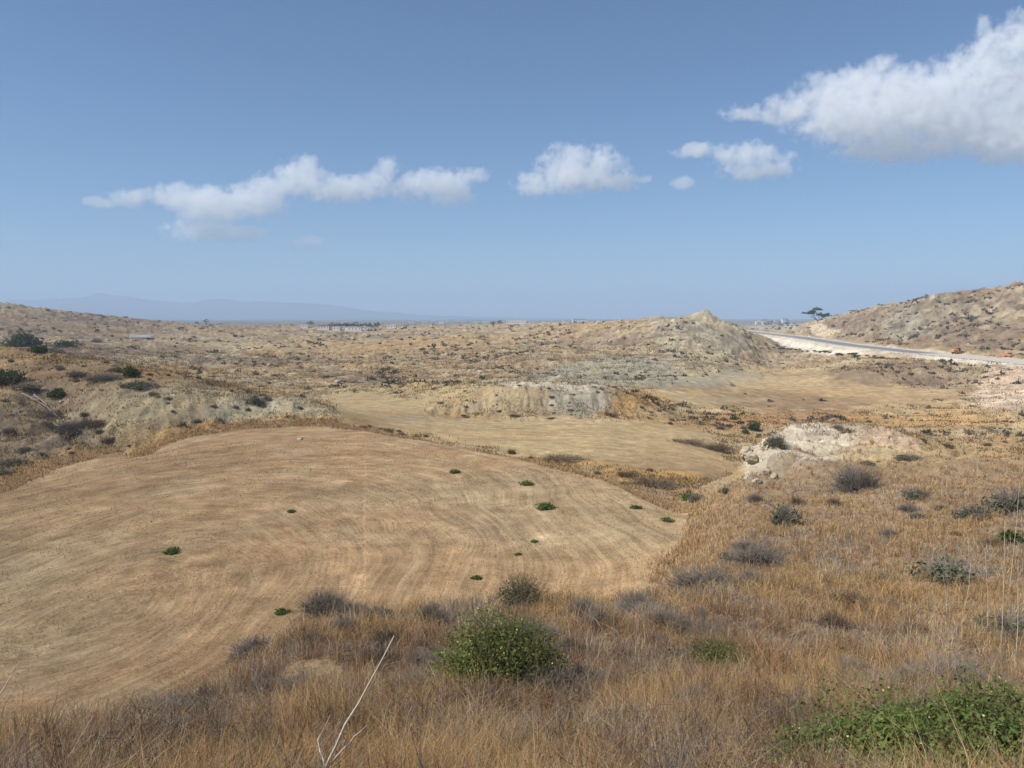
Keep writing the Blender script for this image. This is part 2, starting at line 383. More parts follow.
# albedo, linear
TAN=(.37,.265,.145); STRAW=(.44,.335,.185); GOLD=(.45,.28,.105); CLAY=(.40,.33,.21); BROWN=(.20,.14,.085)
MAUVE=(.22,.16,.11); PALE=(.56,.50,.385); RUST=(.33,.19,.09); WHITE=(.66,.59,.48); FIELDC=(.325,.215,.118); OCH=(.40,.255,.115)
def albedo(x, y, z, q):
    px, py, r = q['px'], q['py'], q['r']; n = len(x)
    c = np.zeros((n,3)) + TAN
    def mixc(col, w):
        nonlocal c
        w = np.clip(w, 0, 1)[:,None]; c = c*(1-w)+np.array(col)*w
    n1 = fbm(x/60, y/60, 4, 101); n2 = fbm(x/22, y/22, 4, 102); n3 = fbm(x/7, y/7, 4, 103); n4 = fbm(x/180, y/180, 3, 104); n5 = fbm(x/2.2, y/2.2, 3, 105)
    far = sstep(90, 200, r)
    mixc(STRAW, sstep(.0,.4,n1)*.7); mixc(OCH, sstep(.1,.45,n2+.3*n4)*.65); mixc(BROWN, sstep(.12,.5,-n1+.3*n3)*.55)
    mixc(CLAY, far*sstep(.05,.4,-n2+.5*n4+.2*n3)*.75); mixc(MAUVE, far*sstep(.2,.5,n3*.7+n4*.5-n2*.3)*.7)
    # ribbed crests show bare clay, gullies hold scrub
    g = q['gul']; hill = sstep(230, 330, r)*(1-q['flat3'])
    mixc(CLAY, hill*sstep(.12,.38,g)*.75); mixc(MAUVE, hill*sstep(.05,-.25,g)*.7*sstep(-.3,.3,n3+.2))
    mixc(PALE, hill*sstep(.3,.5,g+.2*n3)*.35)
    bandn = fbm(x/220, y/90, 4, 109); mixc(MAUVE, sstep(260,420,r)*sstep(.08,.4,bandn)*.6*(1-q['flat3'])); mixc(OCH, sstep(260,420,r)*sstep(.1,.45,-bandn)*.5)
    # wide far plain, ploughed plots
    fp = sstep(700, 1600, r)*(px < 620)
    plot = perlin(np.floor(x/170+.4*n4)+.5, np.floor(y/420+.4*n4)+.5, 121)
    mixc(MAUVE, fp*sstep(.1,.4,plot)*.6); mixc(STRAW, fp*sstep(.1,.5,-plot)*.6)
    mixc((.17,.15,.115), sstep(1000,2200,r)*.55); mixc((.09,.095,.08), sstep(2200,4200,r)*(.55+.5*n4))
    # patches of ground colour, one with the left bank's shadow painted in: px, py, rx, ry, colour, amount, rmin, rmax
    PT = [
     (630,402,52,9,OCH,.9,150,300),(700,410,60,5,STRAW,.7,150,400),(480,400,110,12,STRAW,.75,140,260),(505,382,60,4,PALE,.75,180,215),(520,402,85,15,(.37,.30,.19),.6,177,199),(580,400,34,17,(.40,.36,.27),.9,150,215),(570,386,45,3,PALE,.5,190,215),
     (430,392,100,5,STRAW,.8,200,300),(370,402,60,10,STRAW,.7,160,260),(520,436,190,20,STRAW,.6,100,200),
     (640,478,70,10,GOLD,.7,78,130),(560,464,60,5,GOLD,.6,98,125),(330,425,45,6,OCH,.9,118,150),(690,500,28,16,GOLD,.5,60,110),
     (820,396,130,16,TAN,.8,230,450),(760,382,80,7,STRAW,.5,260,450),(780,400,110,10,(.40,.27,.13),.5,200,350),(730,425,60,6,RUST,.55,150,300),(800,418,90,5,RUST,.7,150,300),(930,420,80,9,OCH,.8,180,300),
     (760,400,70,10,BROWN,.5,230,400),(890,376,72,11,MAUVE,.6,330,480),(880,372,60,5,BROWN,.5,330,480),(900,400,60,6,TAN,.5,230,420),
     (860,440,60,22,PALE,.45,60,110),(800,448,62,24,(.52,.46,.355),.8,55,110),(858,494,55,9,(.58,.51,.40),.8,50,85),(800,478,45,8,(.55,.47,.33),.5,55,90),(840,474,50,7,BROWN,.4,55,100),(790,462,12,4,BROWN,.5,55,100),(822,440,16,3,MAUVE,.5,55,110),(812,458,20,4,(.30,.24,.17),.6,55,100),(770,474,14,3,(.28,.21,.14),.6,55,100),(820,455,40,5,MAUVE,.4,55,100),(850,490,100,10,PALE,.55,50,80),(890,445,40,14,(.47,.34,.24),.75,75,115),(860,455,50,8,(.44,.34,.19),.75,60,100),
     (760,505,28,30,(.44,.33,.19),.4,45,85),
     (1010,385,36,22,(.50,.38,.27),.85,280,420),(1000,400,30,14,(.55,.43,.32),.6,250,420),
     (100,372,110,6,OCH,.6,140,300),(200,370,90,5,OCH,.55,140,400),(60,352,60,5,OCH,.5,160,300),(120,392,90,8,MAUVE,.5,110,200),(60,370,60,6,MAUVE,.6,120,220),(170,405,130,18,(.40,.34,.22),.6,100,160),(270,412,70,14,(.40,.35,.24),.7,110,165),
     (120,350,100,6,MAUVE,.6,250,700),(60,325,120,12,MAUVE,.45,600,1400),(180,362,70,5,CLAY,.5,250,700),
     (60,385,50,10,MAUVE,.55,110,200),(40,435,75,40,(.21,.165,.12),.7,80,170),  # last patch: dark scrub, with the bank's shadow painted into the ground colour
     (800,402,78,7,(.25,.165,.10),.75,230,420),(690,386,48,5,MAUVE,.6,230,420),(720,400,60,4,(.40,.33,.21),.5,230,420),(640,375,120,14,(.30,.29,.22),.6,250,450),(700,340,50,25,(.40,.37,.26),.5,350,700),(700,365,25,12,(.42,.34,.2),.7,300,500),
     (905,328,26,14,(.36,.33,.24),.7,550,950),(775,327,30,6,(.36,.33,.24),.8,800,2500),(870,350,40,5,(.42,.30,.16),.5,430,900),
     (930,340,60,4,OCH,.5,430,800),(450,360,150,10,TAN,.4,300,700),(400,345,150,5,OCH,.4,500,1200),(250,345,120,4,STRAW,.4,500,1200),
     (960,325,90,34,BROWN,.75,430,1000),(985,335,60,18,MAUVE,.5,420,800),(940,312,50,10,(.30,.26,.18),.5,500,1000),(1000,310,30,12,CLAY,.5,500,900),(880,325,60,10,MAUVE,.5,600,1100),(905,328,26,12,(.36,.33,.24),.6,550,950),(1010,300,30,8,MAUVE,.5,500,900),(840,325,40,9,BROWN,.35,700,1100),(560,322,80,4,TAN,.5,500,900),
    ]
    wxp = px + 10*n2 + 5*n3; wyp = py + 4*n3 + 3*n2
    for (a, b, rx, ry, col, amt, r0, r1) in PT:
        e = np.hypot((wxp-a)/rx, (wyp-b)/ry)
        mixc(col, sstep(1.15, .75, e)*amt*((r > r0) & (r < r1)))
    cg = q['crag']; cn = fbm(x/9,y/14,4,133); mixc((.16,.125,.09), cg*sstep(.0,.35,cn)*.8); mixc((.46,.40,.28), cg*sstep(.15,.5,-cn)*.4)
    # straw second field: faint rows
    f2 = q['flat2']; rows = fbm(x/30, y/1.6, 3, 131)
    mixc(BROWN, f2*sstep(.05,.4,rows)*.25)
    rl = (px > 440)*(px < 615)*np.exp(-((r-189)/9)**2); mixc((.22,.17,.12), rl*sstep(.15,.4,fbm(x/2.2,y/14,3,132))*.6)
    # brown ditch weeds between the two fields
    fm = q['fm']
    mixc(GOLD, sstep(5,1.5,np.abs(fm+2+2*n3))*.5*(r > 60)); 
    # bare track on the far side of the ditch, pale
    # near slope under the dead grass
    mixc((.60,.53,.42), q['kn']*sstep(-.05,.3,fbm(x/3.5,y/3.5,4,134))*.6*(px<850))
    ns_ = (r < 100)*(fm < 0)*(1-q['kn'])
    mixc((.25,.165,.095), ns_*sstep(110, 70, r)*.75); mixc((.34,.25,.16), ns_*.35); mixc((.17,.12,.085), ns_*sstep(0,.4,n5+.4*n3)*.5)
    bare = np.exp(-((px-315)/42)**2-((py-672)/14)**2)
    mixc((.52,.38,.22), (r < 30)*sstep(.3,.7,bare+.3*n5)*.9)
    # embankment of white fill below the road, graded shoulders
    d, sg = q['d'], q['sg']; ry_ = (y > 300)*(y < 1400)*(x > 150)
    lime = ry_*(sg < 0)*sstep(27, 21, d+3*n3)*sstep(500, 540, y+20*n2)
    mixc(WHITE, lime*(.92-.35*sstep(.1,.5,fbm(x/4,y/6,3,141))))
    cut = ry_*(sg < 0)*sstep(34, 20, d+5*n3)*sstep(520, 480, y)
    mixc((.46,.35,.25), cut*.8)
    mixc((.50,.44,.34), ry_*(d < 15)*1.0)
    mixc((.42,.33,.2), ry_*(sg > 0)*sstep(26, 16, d)*.6)
    # earth track climbing the hill beside the lone tree
    td, _, _ = segdist(x, y, [(322,800),(345,900),(372,985),(400,1040)]); mixc((.50,.40,.27), sstep(9,6,td)*.9)
    # field
    inF = sstep(-.8, .8, fm)
    inF = sstep(-2.5, 1.5, fm+1.3*n5+1.2*n3); mixc(FIELDC, inF*.97)
    dx_ = np.exp(-((px-150)/190)**2-((py-690)/70)**2)
    mixc((.245,.155,.085), inF*sstep(.15,.9,dx_+.3*n2+.2*n3)*.75); mixc((.30,.19,.105), inF*sstep(.0,.5,n2-.6*n1)*.5); mixc((.31,.245,.15), inF*sstep(.1,.5,n1+.2)*.5)
    mixc((.42,.33,.2), inF*sstep(.15,.5,fbm(x/10,y/10,3,151))*.35)
    n6 = fbm(x/11,y/11,4,107)
    k = (1+.22*n5*(r<200) + .22*n3 + .35*n6*sstep(100,250,r)*(1-q['flat3']*.6)*(1-q['flat2']*.7))[:,None]
    n7 = fbm(x/3.2,y/4.5,3,108); mid = sstep(180,300,r)*(q['d']>20)
    k = k*(1 - mid*(.02-.32*n7))[:,None]
    return np.clip(c*k, .03, .8)
gc = albedo(gx, gy, gz, zn)
V = np.stack([gx, gy, gz+Z0], 1)
i = np.arange(nA)[:,None]; j = np.arange(nR-1)[None,:]
i2 = (i+1) % nA
Q = np.stack([i*nR+j, i2*nR+j, i2*nR+j+1, i*nR+j+1], -1).reshape(-1,4)[:, ::-1]
inf = zn['fm'] > 0
rim_d, rim_s, _ = segdist(gx, gy, RIM)
fq = inf[Q].mean(1) > .5
def sub(Qs, name, m, label=None):
    u, inv = np.unique(Qs, return_inverse=True); inv = inv.reshape(Qs.shape)
    c4 = np.concatenate([gc[u], np.ones((len(u),1))], 1)
    me = new_mesh(name, V[u], inv, {'col':('FLOAT_COLOR', c4), 'stripe':('FLOAT', 46*np.hypot((gx[u]+25)/40,(gy[u]-50)/76)+3.2*perlin(gx[u]/26, gy[u]/26, 161)+.8*perlin(gx[u]/7, gy[u]/7, 162)), 'along':('FLOAT', 45*np.arctan2((gy[u]-50)/76,(gx[u]+25)/40))}, smooth=True)
    return tag(link(name, me, m), kind='structure')
cap = len(V)
sub(Q[~fq], 'ground', ground_mat('dry_earth')); sub(Q[fq], 'field', ground_mat('stubble_soil', True))

# ------------------------------------------------------------------ road
def ribbon(name, pts, w0, w1, z, m, step=6):
    P_ = []; pts = np.array(pts, float)
    seg = np.hypot(*np.diff(pts, axis=0).T); s = np.concatenate([[0], np.cumsum(seg)]); t = np.arange(0, s[-1], step)
    X = np.interp(t, s, pts[:,0]); Y = np.interp(t, s, pts[:,1])
    for k in range(3): X[1:-1] = (X[:-2]+X[1:-1]*2+X[2:])/4; Y[1:-1] = (Y[:-2]+Y[1:-1]*2+Y[2:])/4
    dx = np.gradient(X); dy = np.gradient(Y); L = np.hypot(dx, dy); nx, ny = dy/L, -dx/L
    wob0 = w0 + .35*perlin(t/14, t*0, 171); wob1 = w1 + .35*perlin(t/14, t*0+4, 172)
    n = len(t); V = np.concatenate([np.stack([X+nx*wob0, Y+ny*wob0, np.full(n,z)],1), np.stack([X+nx*wob1, Y+ny*wob1, np.full(n,z)],1)])
    a = np.arange(n-1); Fq = np.stack([a, a+n, a+n+1, a+1], 1)[:, ::-1]
    return tag(link(name, new_mesh(name, V, Fq), m), kind='structure')
m_asph = simple('asphalt', (.19,.20,.205), .85, .15, .3); m_grav = simple('pale_roadbase', (.50,.45,.37), .95, .12, .4)
r0 = [p for p in ROAD if p[1] >= 240]
ribbon('road_shoulder', ROAD[1:], -11.5, 11.5, Z0+ROADZ+.08, m_grav)
ribbon('road', [(246,470)]+ROAD[3:], -8.0, 6.5, Z0+ROADZ+.14, m_asph)
# ------------------------------------------------------------------ vegetation generators (return verts, tris/quads)
def leaves(n, rad, hgt, ls, seed, shell=.55, lobes=7, flat=1.0, up=0.0):
    """leaf quads (diamond shaped) gathered on a lumpy mound standing on z=0"""
    g = np.random.RandomState(seed)
    lc = g.normal(size=(lobes,3)); lc /= np.linalg.norm(lc,axis=1)[:,None]; lc[:,2] = np.abs(lc[:,2])*.8+.15
    lc *= g.uniform(.25,.62,(lobes,1)); lr = g.uniform(.28,.55,lobes)
    k = g.randint(0,lobes,n); d = g.normal(size=(n,3)); d /= np.linalg.norm(d,axis=1)[:,None]
    p = lc[k] + d*(lr[k]*g.uniform(shell,1.05,n)**.6)[:,None]
    p[:,2] = np.abs(p[:,2])*.95+.02
    p = p*np.array([rad,rad,hgt])
    nrm = d + g.normal(size=(n,3))*.7; nrm[:,2] += up; nrm /= np.linalg.norm(nrm,axis=1)[:,None]
    t = np.cross(nrm, g.normal(size=(n,3))); t /= np.linalg.norm(t,axis=1)[:,None]; b = np.cross(nrm,t)
    s = (ls*g.uniform(.6,1.3,n))[:,None]
    V = np.stack([p-t*s, p+b*s*.55*flat, p+t*s, p-b*s*.55*flat],1).reshape(-1,3)
    Fq = np.arange(4*n).reshape(n,4)
    return V, Fq, p
def sticks(p0, p1, w, sag=None):
    """thin three-sided rods from p0 to p1"""
    n = len(p0); d = p1-p0; d /= np.linalg.norm(d,axis=1)[:,None]+1e-9
    a = np.cross(d, np.array([.3,.5,.81])); a /= np.linalg.norm(a,axis=1)[:,None]+1e-9; b = np.cross(d,a)
    w = np.broadcast_to(np.asarray(w,float), (n,))[:,None]; V = []
    for k in range(3):
        c, s = math.cos(k*2.094), math.sin(k*2.094); V.append(p0+(a*c+b*s)*w)
    for k in range(3):
        c, s = math.cos(k*2.094), math.sin(k*2.094); V.append(p1+(a*c+b*s)*w*.45)
    V = np.stack(V,1).reshape(-1,3); o = (np.arange(n)*6)[:,None]
    Fq = np.concatenate([o+np.array([[0,1,4,3]]), o+np.array([[1,2,5,4]]), o+np.array([[2,0,3,5]])])
    return V, Fq
def twigs(n, rad, hgt, w, seed, spread=1.0, levels=3, droop=0.0):
    g = np.random.RandomState(seed); n0 = max(6, n//12)
    a = g.uniform(0,2*np.pi,n0); el = g.uniform(.25,1.4,n0)
    base_ = np.stack([np.cos(a)*rad*.12*g.uniform(0,1,n0), np.sin(a)*rad*.12*g.uniform(0,1,n0), np.zeros(n0)],1)
    tip = np.stack([np.cos(a)*np.cos(el)*rad*spread*.7, np.sin(a)*np.cos(el)*rad*spread*.7, np.sin(el)*hgt*.65+.02],1)
    P0 = [base_]; P1 = [tip]; W = [np.full(n0,w)]
    q0, q1 = base_, tip
    for lv in range(levels-1):
        m = (n//(levels-1)); k = g.randint(0,len(q0),m); t = g.uniform(.35,1,m)[:,None]
        s = q0[k]*(1-t)+q1[k]*t; dirn = (q1[k]-q0[k]); L = np.linalg.norm(dirn,axis=1)[:,None]
        dd = dirn/L + g.normal(size=(m,3))*.65; dd[:,2] += .12-droop; dd /= np.linalg.norm(dd,axis=1)[:,None]
        e = s+dd*L*g.uniform(.3,.75,(m,1)); e[:,2] = np.maximum(e[:,2], .01)
        P0.append(s); P1.append(e); W.append(np.full(m,w*.6**(lv+1))); q0, q1 = s, e
    return sticks(np.concatenate(P0), np.concatenate(P1), np.concatenate(W))
def mesh_of(name, VF, m):
    me = new_mesh(name, VF[0], VF[1]); me.materials.append(m); return me
def part(name, me, parent):
    o = bpy.data.objects.new(name, me); COL.objects.link(o); o.parent = parent; return o

M_green = veg('fresh_green_leaf', (.13,.20,.05), .42, .4, col2=(.33,.37,.11))
M_bramble = veg('bramble_leaf', (.105,.175,.045), .4, .4, col2=(.24,.32,.09))
M_dkgreen = veg('dark_green_leaf', (.070,.100,.032), .25, .4)
M_field = veg('field_weed_leaf', (.11,.16,.045), .3, .4)
M_olive = veg('grey_green_leaf', (.15,.155,.095), .25, .35)
M_thorn = veg('grey_dead_twig', (.28,.24,.195), .15, .35)
M_brown = veg('brown_dead_twig', (.20,.15,.10), .15, .4)
M_stem = veg('green_brown_stem', (.15,.13,.07), .05, .3)
M_flower = veg('pale_yellow_petal', (.75,.72,.38), .3, .15)
M_stalk = simple('bleached_stalk', (.55,.50,.42), .8, .15, 20)
M_limb = simple('weathered_wood', (.26,.23,.19), .9, .3, 8)
M_bark = simple('tree_bark', (.12,.10,.085), .9, .25, 3)
M_rock = simple('pale_rock', (.50,.44,.33), .95, .22, 2.5, bump=.6)
M_ledge = simple('outcrop_rock', (.40,.335,.235), .95, .3, 3.5, bump=.9)
M_rockd = simple('grey_rock', (.34,.30,.24), .95, .25, 2.5, bump=.6)

def caper(loc, rad, hgt, seed, label, nl=5000, ls=.022, nf=45, cat='bush', group=None, twn=700, mg=M_green, name='caper_bush'):
    e = empty(name, loc, 0); tag(e, label, cat, group)
    V_, F_, p = leaves(nl, rad, hgt, ls, seed, shell=.35, lobes=22, flat=1.15, up=.4)
    part('foliage', mesh_of('foliage', (V_, F_), mg), e)
    part('stems', mesh_of('stems', twigs(twn, rad*1.02, hgt*1.0, .005, seed+1, levels=3), M_stem), e)
    if nf:
        g = np.random.RandomState(seed+5)
        top = p[(p[:,2] > hgt*.35)]; top = top[g.randint(0,len(top),nf)]; V2=[]; F2=[]; s = ls*.75
        for k in range(4):
            a = k*1.57; n_ = np.array([.35*math.cos(a),.35*math.sin(a),.87]); t = np.array([-math.sin(a),math.cos(a),0.]); b = np.cross(n_,t); o = len(V2)
            V2 += [b*s*.05, t*s*.6+b*s*.7, b*s*1.25+n_*s*.2, -t*s*.6+b*s*.7]; F2.append((o,o+1,o+2,o+3))
        fme = mesh_of('flower', (np.array(V2)*.62, np.array(F2)), M_flower)
        for c in top:
            o = part('flower', fme, e); o.location = c*1.05; o.rotation_euler = (g.uniform(-.2,1.1),g.uniform(-.5,.5),g.uniform(-1,1))
    return e

# the large green bushes on the near slope
AVOID = [(2.7,5.2,.75),(1.95,5.1,.5),(3.4,5.3,.75)]
def big(px_,py_,dy,dz,rad,hgt,seed,label,**k):
    x,y,z = hit(px_,py_); AVOID.append((x,y+dy,rad*.8)); return caper((x,y+dy,z+dz),rad,hgt,seed,label,**k)
big(503,698,.25,-.05,1.02,1.15,11,'large green leafy bush with pale flowers, alone in the centre foreground grass',nl=11000,ls=.022,nf=60,twn=1500)
big(905,768,-.1,-.12,1.10,.80,21,'wide green bramble-like bush filling the bottom right corner',nl=16000,ls=.021,nf=50,mg=M_bramble)
big(1010,768,.1,-.1,.85,.88,24,'green leafy bush cut by the right edge of the picture, bottom corner',nl=11000,ls=.021,nf=30,mg=M_bramble)
big(815,768,.0,-.1,.62,.48,26,'low left shoulder of green leaves beside the wide bush bottom right',nl=6500,ls=.02,nf=15,mg=M_bramble)
big(722,672,.1,-.05,.75,.62,31,'half-hidden low green bush among russet weeds right of the central bush',nl=3200,ls=.02,nf=12,twn=1400)
big(520,608,.1,-.1,.85,1.0,41,'sparse twiggy yellow-green bush at the field edge behind the central bush',nl=1700,ls=.028,nf=14,twn=1300,mg=M_olive)
big(902,702,.0,.0,.16,.48,43,'single leafy green sprig rising above the bottom right bush',nl=300,ls=.02,nf=2,twn=40)
# green weeds scattered over the stubble field
fw = [(171,552,.60,'largest low green weed on the left part of the stubble field'),
      (283,611,.50,'green weed clump at the near field edge left of the dead shrubs'),
      (545,507,.72,'largest green weed of the field, right of centre'),
      (526,483,.50,'green weed behind the largest one, right of centre in the field'),
      (455,471,.45,'green weed near the far rim of the field, upper middle'),
      (636,507,.40,'flat green weed near the right field corner, left of its twin'),
      (668,520,.45,'flat green weed nearest the right corner of the field'),
      (292,511,.28,'tiny green weed alone in the middle left of the field'),
      (534,541,.24,'tiny green weed below the largest weed of the field'),
      (477,577,.36,'small pale green weed just left of the twiggy field-edge bush'),
      (518,553,.22,'faint tiny green weed low in the middle of the field'),
      (691,497,.75,'round green weed on the grassy corner beyond the right field edge'),
      (20,641,.001,'')]
for k,(a,b,s,lab) in enumerate(fw[:-1]):
    x,y,z = hit(a,b+2)
    rs_ = s*math.hypot(x,y)/55*1.05+.12
    e = caper((x,y,z-.03), rs_*1.05, rs_*.62, 50+k, lab, nl=int(420+500*s), ls=.07*rs_+.02, nf=0, twn=60, cat='weed', group='green weeds scattered over the stubble field', mg=M_field, name='green_weed')

# ------- shrub prototypes (single meshes with two materials) and their copies
def shrub_mesh(name, seed, nl, nt, mleaf, mtwig, hgt=.7, ls=.06, w=.012, lobes=7):
    V1,F1,_ = leaves(nl, 1, hgt, ls, seed, shell=.4, lobes=lobes); V2,F2 = twigs(nt, 1.0, hgt, w, seed+3)
    me = new_mesh(name, np.concatenate([V1,V2]), np.concatenate([F1, F2+len(V1)]))
    me.materials.append(mleaf); me.materials.append(mtwig)
    mi = np.zeros(len(F1)+len(F2), np.int32); mi[len(F1):] = 1; me.polygons.foreach_set('material_index', mi)
    return me
PR = {
 'green': [shrub_mesh('green_shrub', 200+k, 900, 200, M_dkgreen, M_brown, .8, .075) for k in range(2)],
 'olive': [shrub_mesh('grey_green_shrub', 210+k, 750, 500, M_olive, M_thorn, .7, .06) for k in range(3)],
 'thorn': [shrub_mesh('thorn_shrub', 220+k, 120, 2200, M_thorn, M_thorn, .65, .03, .009) for k in range(3)],
 'brown': [shrub_mesh('brown_shrub', 230+k, 350, 1100, M_brown, M_brown, .6, .045, .012) for k in range(3)],
}
NM = {'green':'green_shrub','olive':'grey_green_shrub','thorn':'thorn_shrub','brown':'brown_shrub'}
def shrub(kind, x, y, z, s, label, group=None, hs=1.0, cat='shrub'):
    o = bpy.data.objects.new(NM[kind], random.choice(PR[kind])); COL.objects.link(o)
    o.location = (x,y,z-.08*s); o.scale = (s,s*random.uniform(.8,1.1),s*hs); o.rotation_euler.z = random.uniform(0,6.28)
    return tag(o, label, cat, group)
# kind, px, py (foot), width in px, height factor, label
named = [
 ('green',20,347,30,.9,'dark green shrub on the crest of the left bank, left of two others'),
 ('green',38,352,18,.7,'small dark green shrub touching the tall one on the left crest'),
 ('green',70,347,20,.7,'bright green rounded bush on the left crest'),
 ('olive',96,342,10,.8,'small grey-green shrub right of the bright bush on the left crest'),
 ('olive',57,353,13,.8,'dark shrub at the left end of the reddish ledge on the left bank'),
 ('green',133,377,22,1.0,'green bush below the pale rock ledge on the left bank'),
 ('olive',117,372,13,1.0,'sparse grey-green bush left of the green one below the ledge'),
 ('green',10,384,32,.9,'green bush cut by the left picture edge above the dead branches'),
 ('green',56,398,18,.9,'green shrub beside the fallen dead branches'),
 ('olive',30,390,24,.6,'dark olive shrub at the top of the fallen branches'),
 ('olive',80,376,15,.8,'grey-green dome shrub on the purple scrub patch, left bank'),
 ('olive',138,388,34,.5,'broad low grey shrub on the shoulder of the left bank'),
 ('thorn',105,380,30,.5,'mauve thorn scrub left of the broad grey shrub'),
 ('olive',257,405,16,1.3,'dark dense shrub standing in a gully at the end of the left bank'),
 ('brown',95,428,18,.8,'dark brown shrub in the hollow below the rock slope, left'),
 ('brown',110,442,16,.7,'brown shrub just above the field rim, left'),
 ('olive',15,466,30,.6,'grey-green shrub at the foot of the left slope, picture edge'),
 ('olive',24,452,16,.7,'dark olive shrub above the grey one at the foot of the left slope'),
 ('olive',4,474,22,.6,'grey shrub touching the left picture edge above the field'),
 ('thorn',80,430,46,.5,'dead grey brushwood heap sprawling down the left slope'),
 ('thorn',50,418,36,.5,'dead grey brushwood under the bleached fallen branches'),
 ('brown',386,433,15,.8,'dark bush behind the far field rim, right of the smaller one'),
 ('brown',363,429,9,.8,'small brown bush left of the dark one behind the far rim'),
 ('olive',775,447,19,1.1,'dark green-grey shrub on top of the white rock outcrop'),
 ('olive',848,433,14,.6,'grey bush on the back rim of the rock knoll'),
 ('olive',910,461,24,.5,'low olive bush right of the knoll on golden grass'),
 ('olive',867,465,12,.5,'small dark olive bush in the middle of the knoll grass'),
 ('green',752,430,12,1.2,'pale green bush in the rust hollow left of the rock knoll'),
 ('green',745,434,8,1.0,'smaller pale green bush at the hollow left of the rock knoll'),
 ('olive',783,525,26,1.2,'blue-grey bush at the left foot of the rock knoll'),
 ('brown',797,505,14,.9,'brown bush touching the blue-grey one at the knoll foot'),
 ('thorn',855,492,44,.9,'leafless dark thorn bush in front of the white rock face'),
 ('olive',915,497,24,.6,'blue-grey low bush right of the leafless thorn bush'),
 ('olive',975,520,30,.8,'grey-green bush left of the large one, right hillside'),
 ('olive',1010,512,46,.9,'large dark olive bush at the right picture edge'),
 ('green',1018,545,40,.5,'green low bush below the large olive bush, right edge'),
 ('olive',960,580,70,.5,'wide dark olive shrub across the right hillside'),
 ('olive',1010,640,60,.8,'tall dark olive shrub low on the right edge'),
 ('olive',695,500,14,.8,'olive bush on the gold grass corner between field and knoll'),
 ('olive',727,493,12,.8,'small olive bush below the rock knoll, left'),
 ('olive',735,560,22,.7,'olive-grey bush on the slope under the knoll'),
 ('olive',845,540,18,.6,'round grey-green bush amid the golden right slope'),
 ('thorn',705,590,60,.6,'mauve-grey dead shrub mass at the right corner of the field'),
 ('thorn',760,565,50,.6,'grey dead shrub on the slope above the field corner'),
 ('thorn',880,700,60,.6,'pale grey dead thistle mound behind the bottom right bush'),
 ('thorn',960,690,80,.6,'wide silver-grey dead thistle mound at the lower right'),
 ('thorn',325,612,40,.8,'pale grey dead shrub nearest the field weed, left of centre'),
 ('olive',380,620,26,.9,'dark olive shrub in the row left of the central bush'),
 ('thorn',350,618,34,.7,'grey dead shrub between the pale one and the olive one'),
 ('thorn',430,622,26,1.1,'upright grey dead shrub left behind the central bush'),
 ('thorn',255,655,44,.6,'grey dead shrub above the bare sandy patch, left'),
 ('thorn',285,700,50,.7,'brown-grey dead shrub below the sandy patch'),
 ('thorn',640,618,50,.5,'low grey dead shrub at the field edge right of centre'),
 ('thorn',590,690,50,.7,'grey dead shrub right of the central green bush'),
 ('thorn',180,740,60,.5,'grey dead weeds low at the lower left slope edge'),
 ('brown',560,461,42,.35,'long dark weed strip in the ditch behind the field'),
 ('brown',655,487,50,.45,'large dark dead weed mass in the ditch, right end'),
 ('brown',626,477,24,.5,'dark weed tuft in the ditch left of the large mass'),
 ('brown',685,443,34,.35,'dark scrub strip on the second field'),
 ('brown',715,450,28,.6,'dark scrub clump in the gully left of the knoll'),
 ('brown',610,416,14,.6,'brown bush at the right foot of the terrace mound'),
 ('brown',515,417,10,.6,'small dark bush at the foot of the terrace mound, middle'),
 ('brown',552,419,10,.5,'small dark bush right of the middle one at the terrace foot'),
 ('brown',466,418,8,.6,'small dark bush at the left foot of the terrace mound'),
 ('olive',914,338,10,1.0,'dark green bush at the foot of the right hill'),
]
for a_,ys in ((466,(392,401,409,416)),(500,(396,405,412)),(551,(390,398,407,414)),(572,(396,404,411)),(596,(388,393)),(485,(386,)),(522,(387,))):
    for b_ in ys: named.append(('brown',a_+random.uniform(-3,3),b_,random.uniform(3,7),.8,None))
for (k,a,b,wp,hs,lab) in named:
    x,y,z = hit(a,b); s = wp*y/F/1.15
    if y < 90: hs *= 1.35; AVOID.append((x,y,s*.45))
    shrub(k,x,y,z,s,lab or 'small dark shrub in the vertical scars of the terrace face, middle distance',hs=hs,group=None if lab else 'shrubs on the terrace face')

for k in range(26):
    t = k/25; a_ = 772+t*125+random.uniform(-3,3); b_ = 347.5+t*12+random.uniform(-1,1.5)
    x,y,z = hit(a_,b_,450); shrub('green' if k%3 else 'olive',x,y,z,random.uniform(2.2,4.2),'green-leaved bush in the strip of greenery along the foot of the white road embankment','green bushes along the foot of the embankment',hs=.55)
gq = np.random.RandomState(321); cnt = 0
while cnt < 70:
    a_ = gq.uniform(90,1024); b_ = gq.uniform(500,745) if a_ > 690 else gq.uniform(605,750)
    x,y,z = hit(a_,b_); 
    if y > 75 or field_mask(np.array([x]),np.array([y]))[0] > -1.5 or math.hypot((a_-315)/50,(b_-672)/20) < 1: continue
    k = ['thorn','olive','thorn','brown'][gq.randint(4)]; cnt += 1
    shrub(k,x,y,z,gq.uniform(.22,.5)*(1+y/60),{'thorn':'low silvery leafless thorn tuft half sunk in the dry grass of the near slope','olive':'low grey-green tuft half sunk in the dry grass of the near slope','brown':'low brown dead tuft half sunk in the dry grass of the near slope'}[k],
          {'thorn':'leafless tufts in the near grass','olive':'grey-green tufts in the near grass','brown':'brown tufts in the near grass'}[k],hs=gq.uniform(.8,1.3))
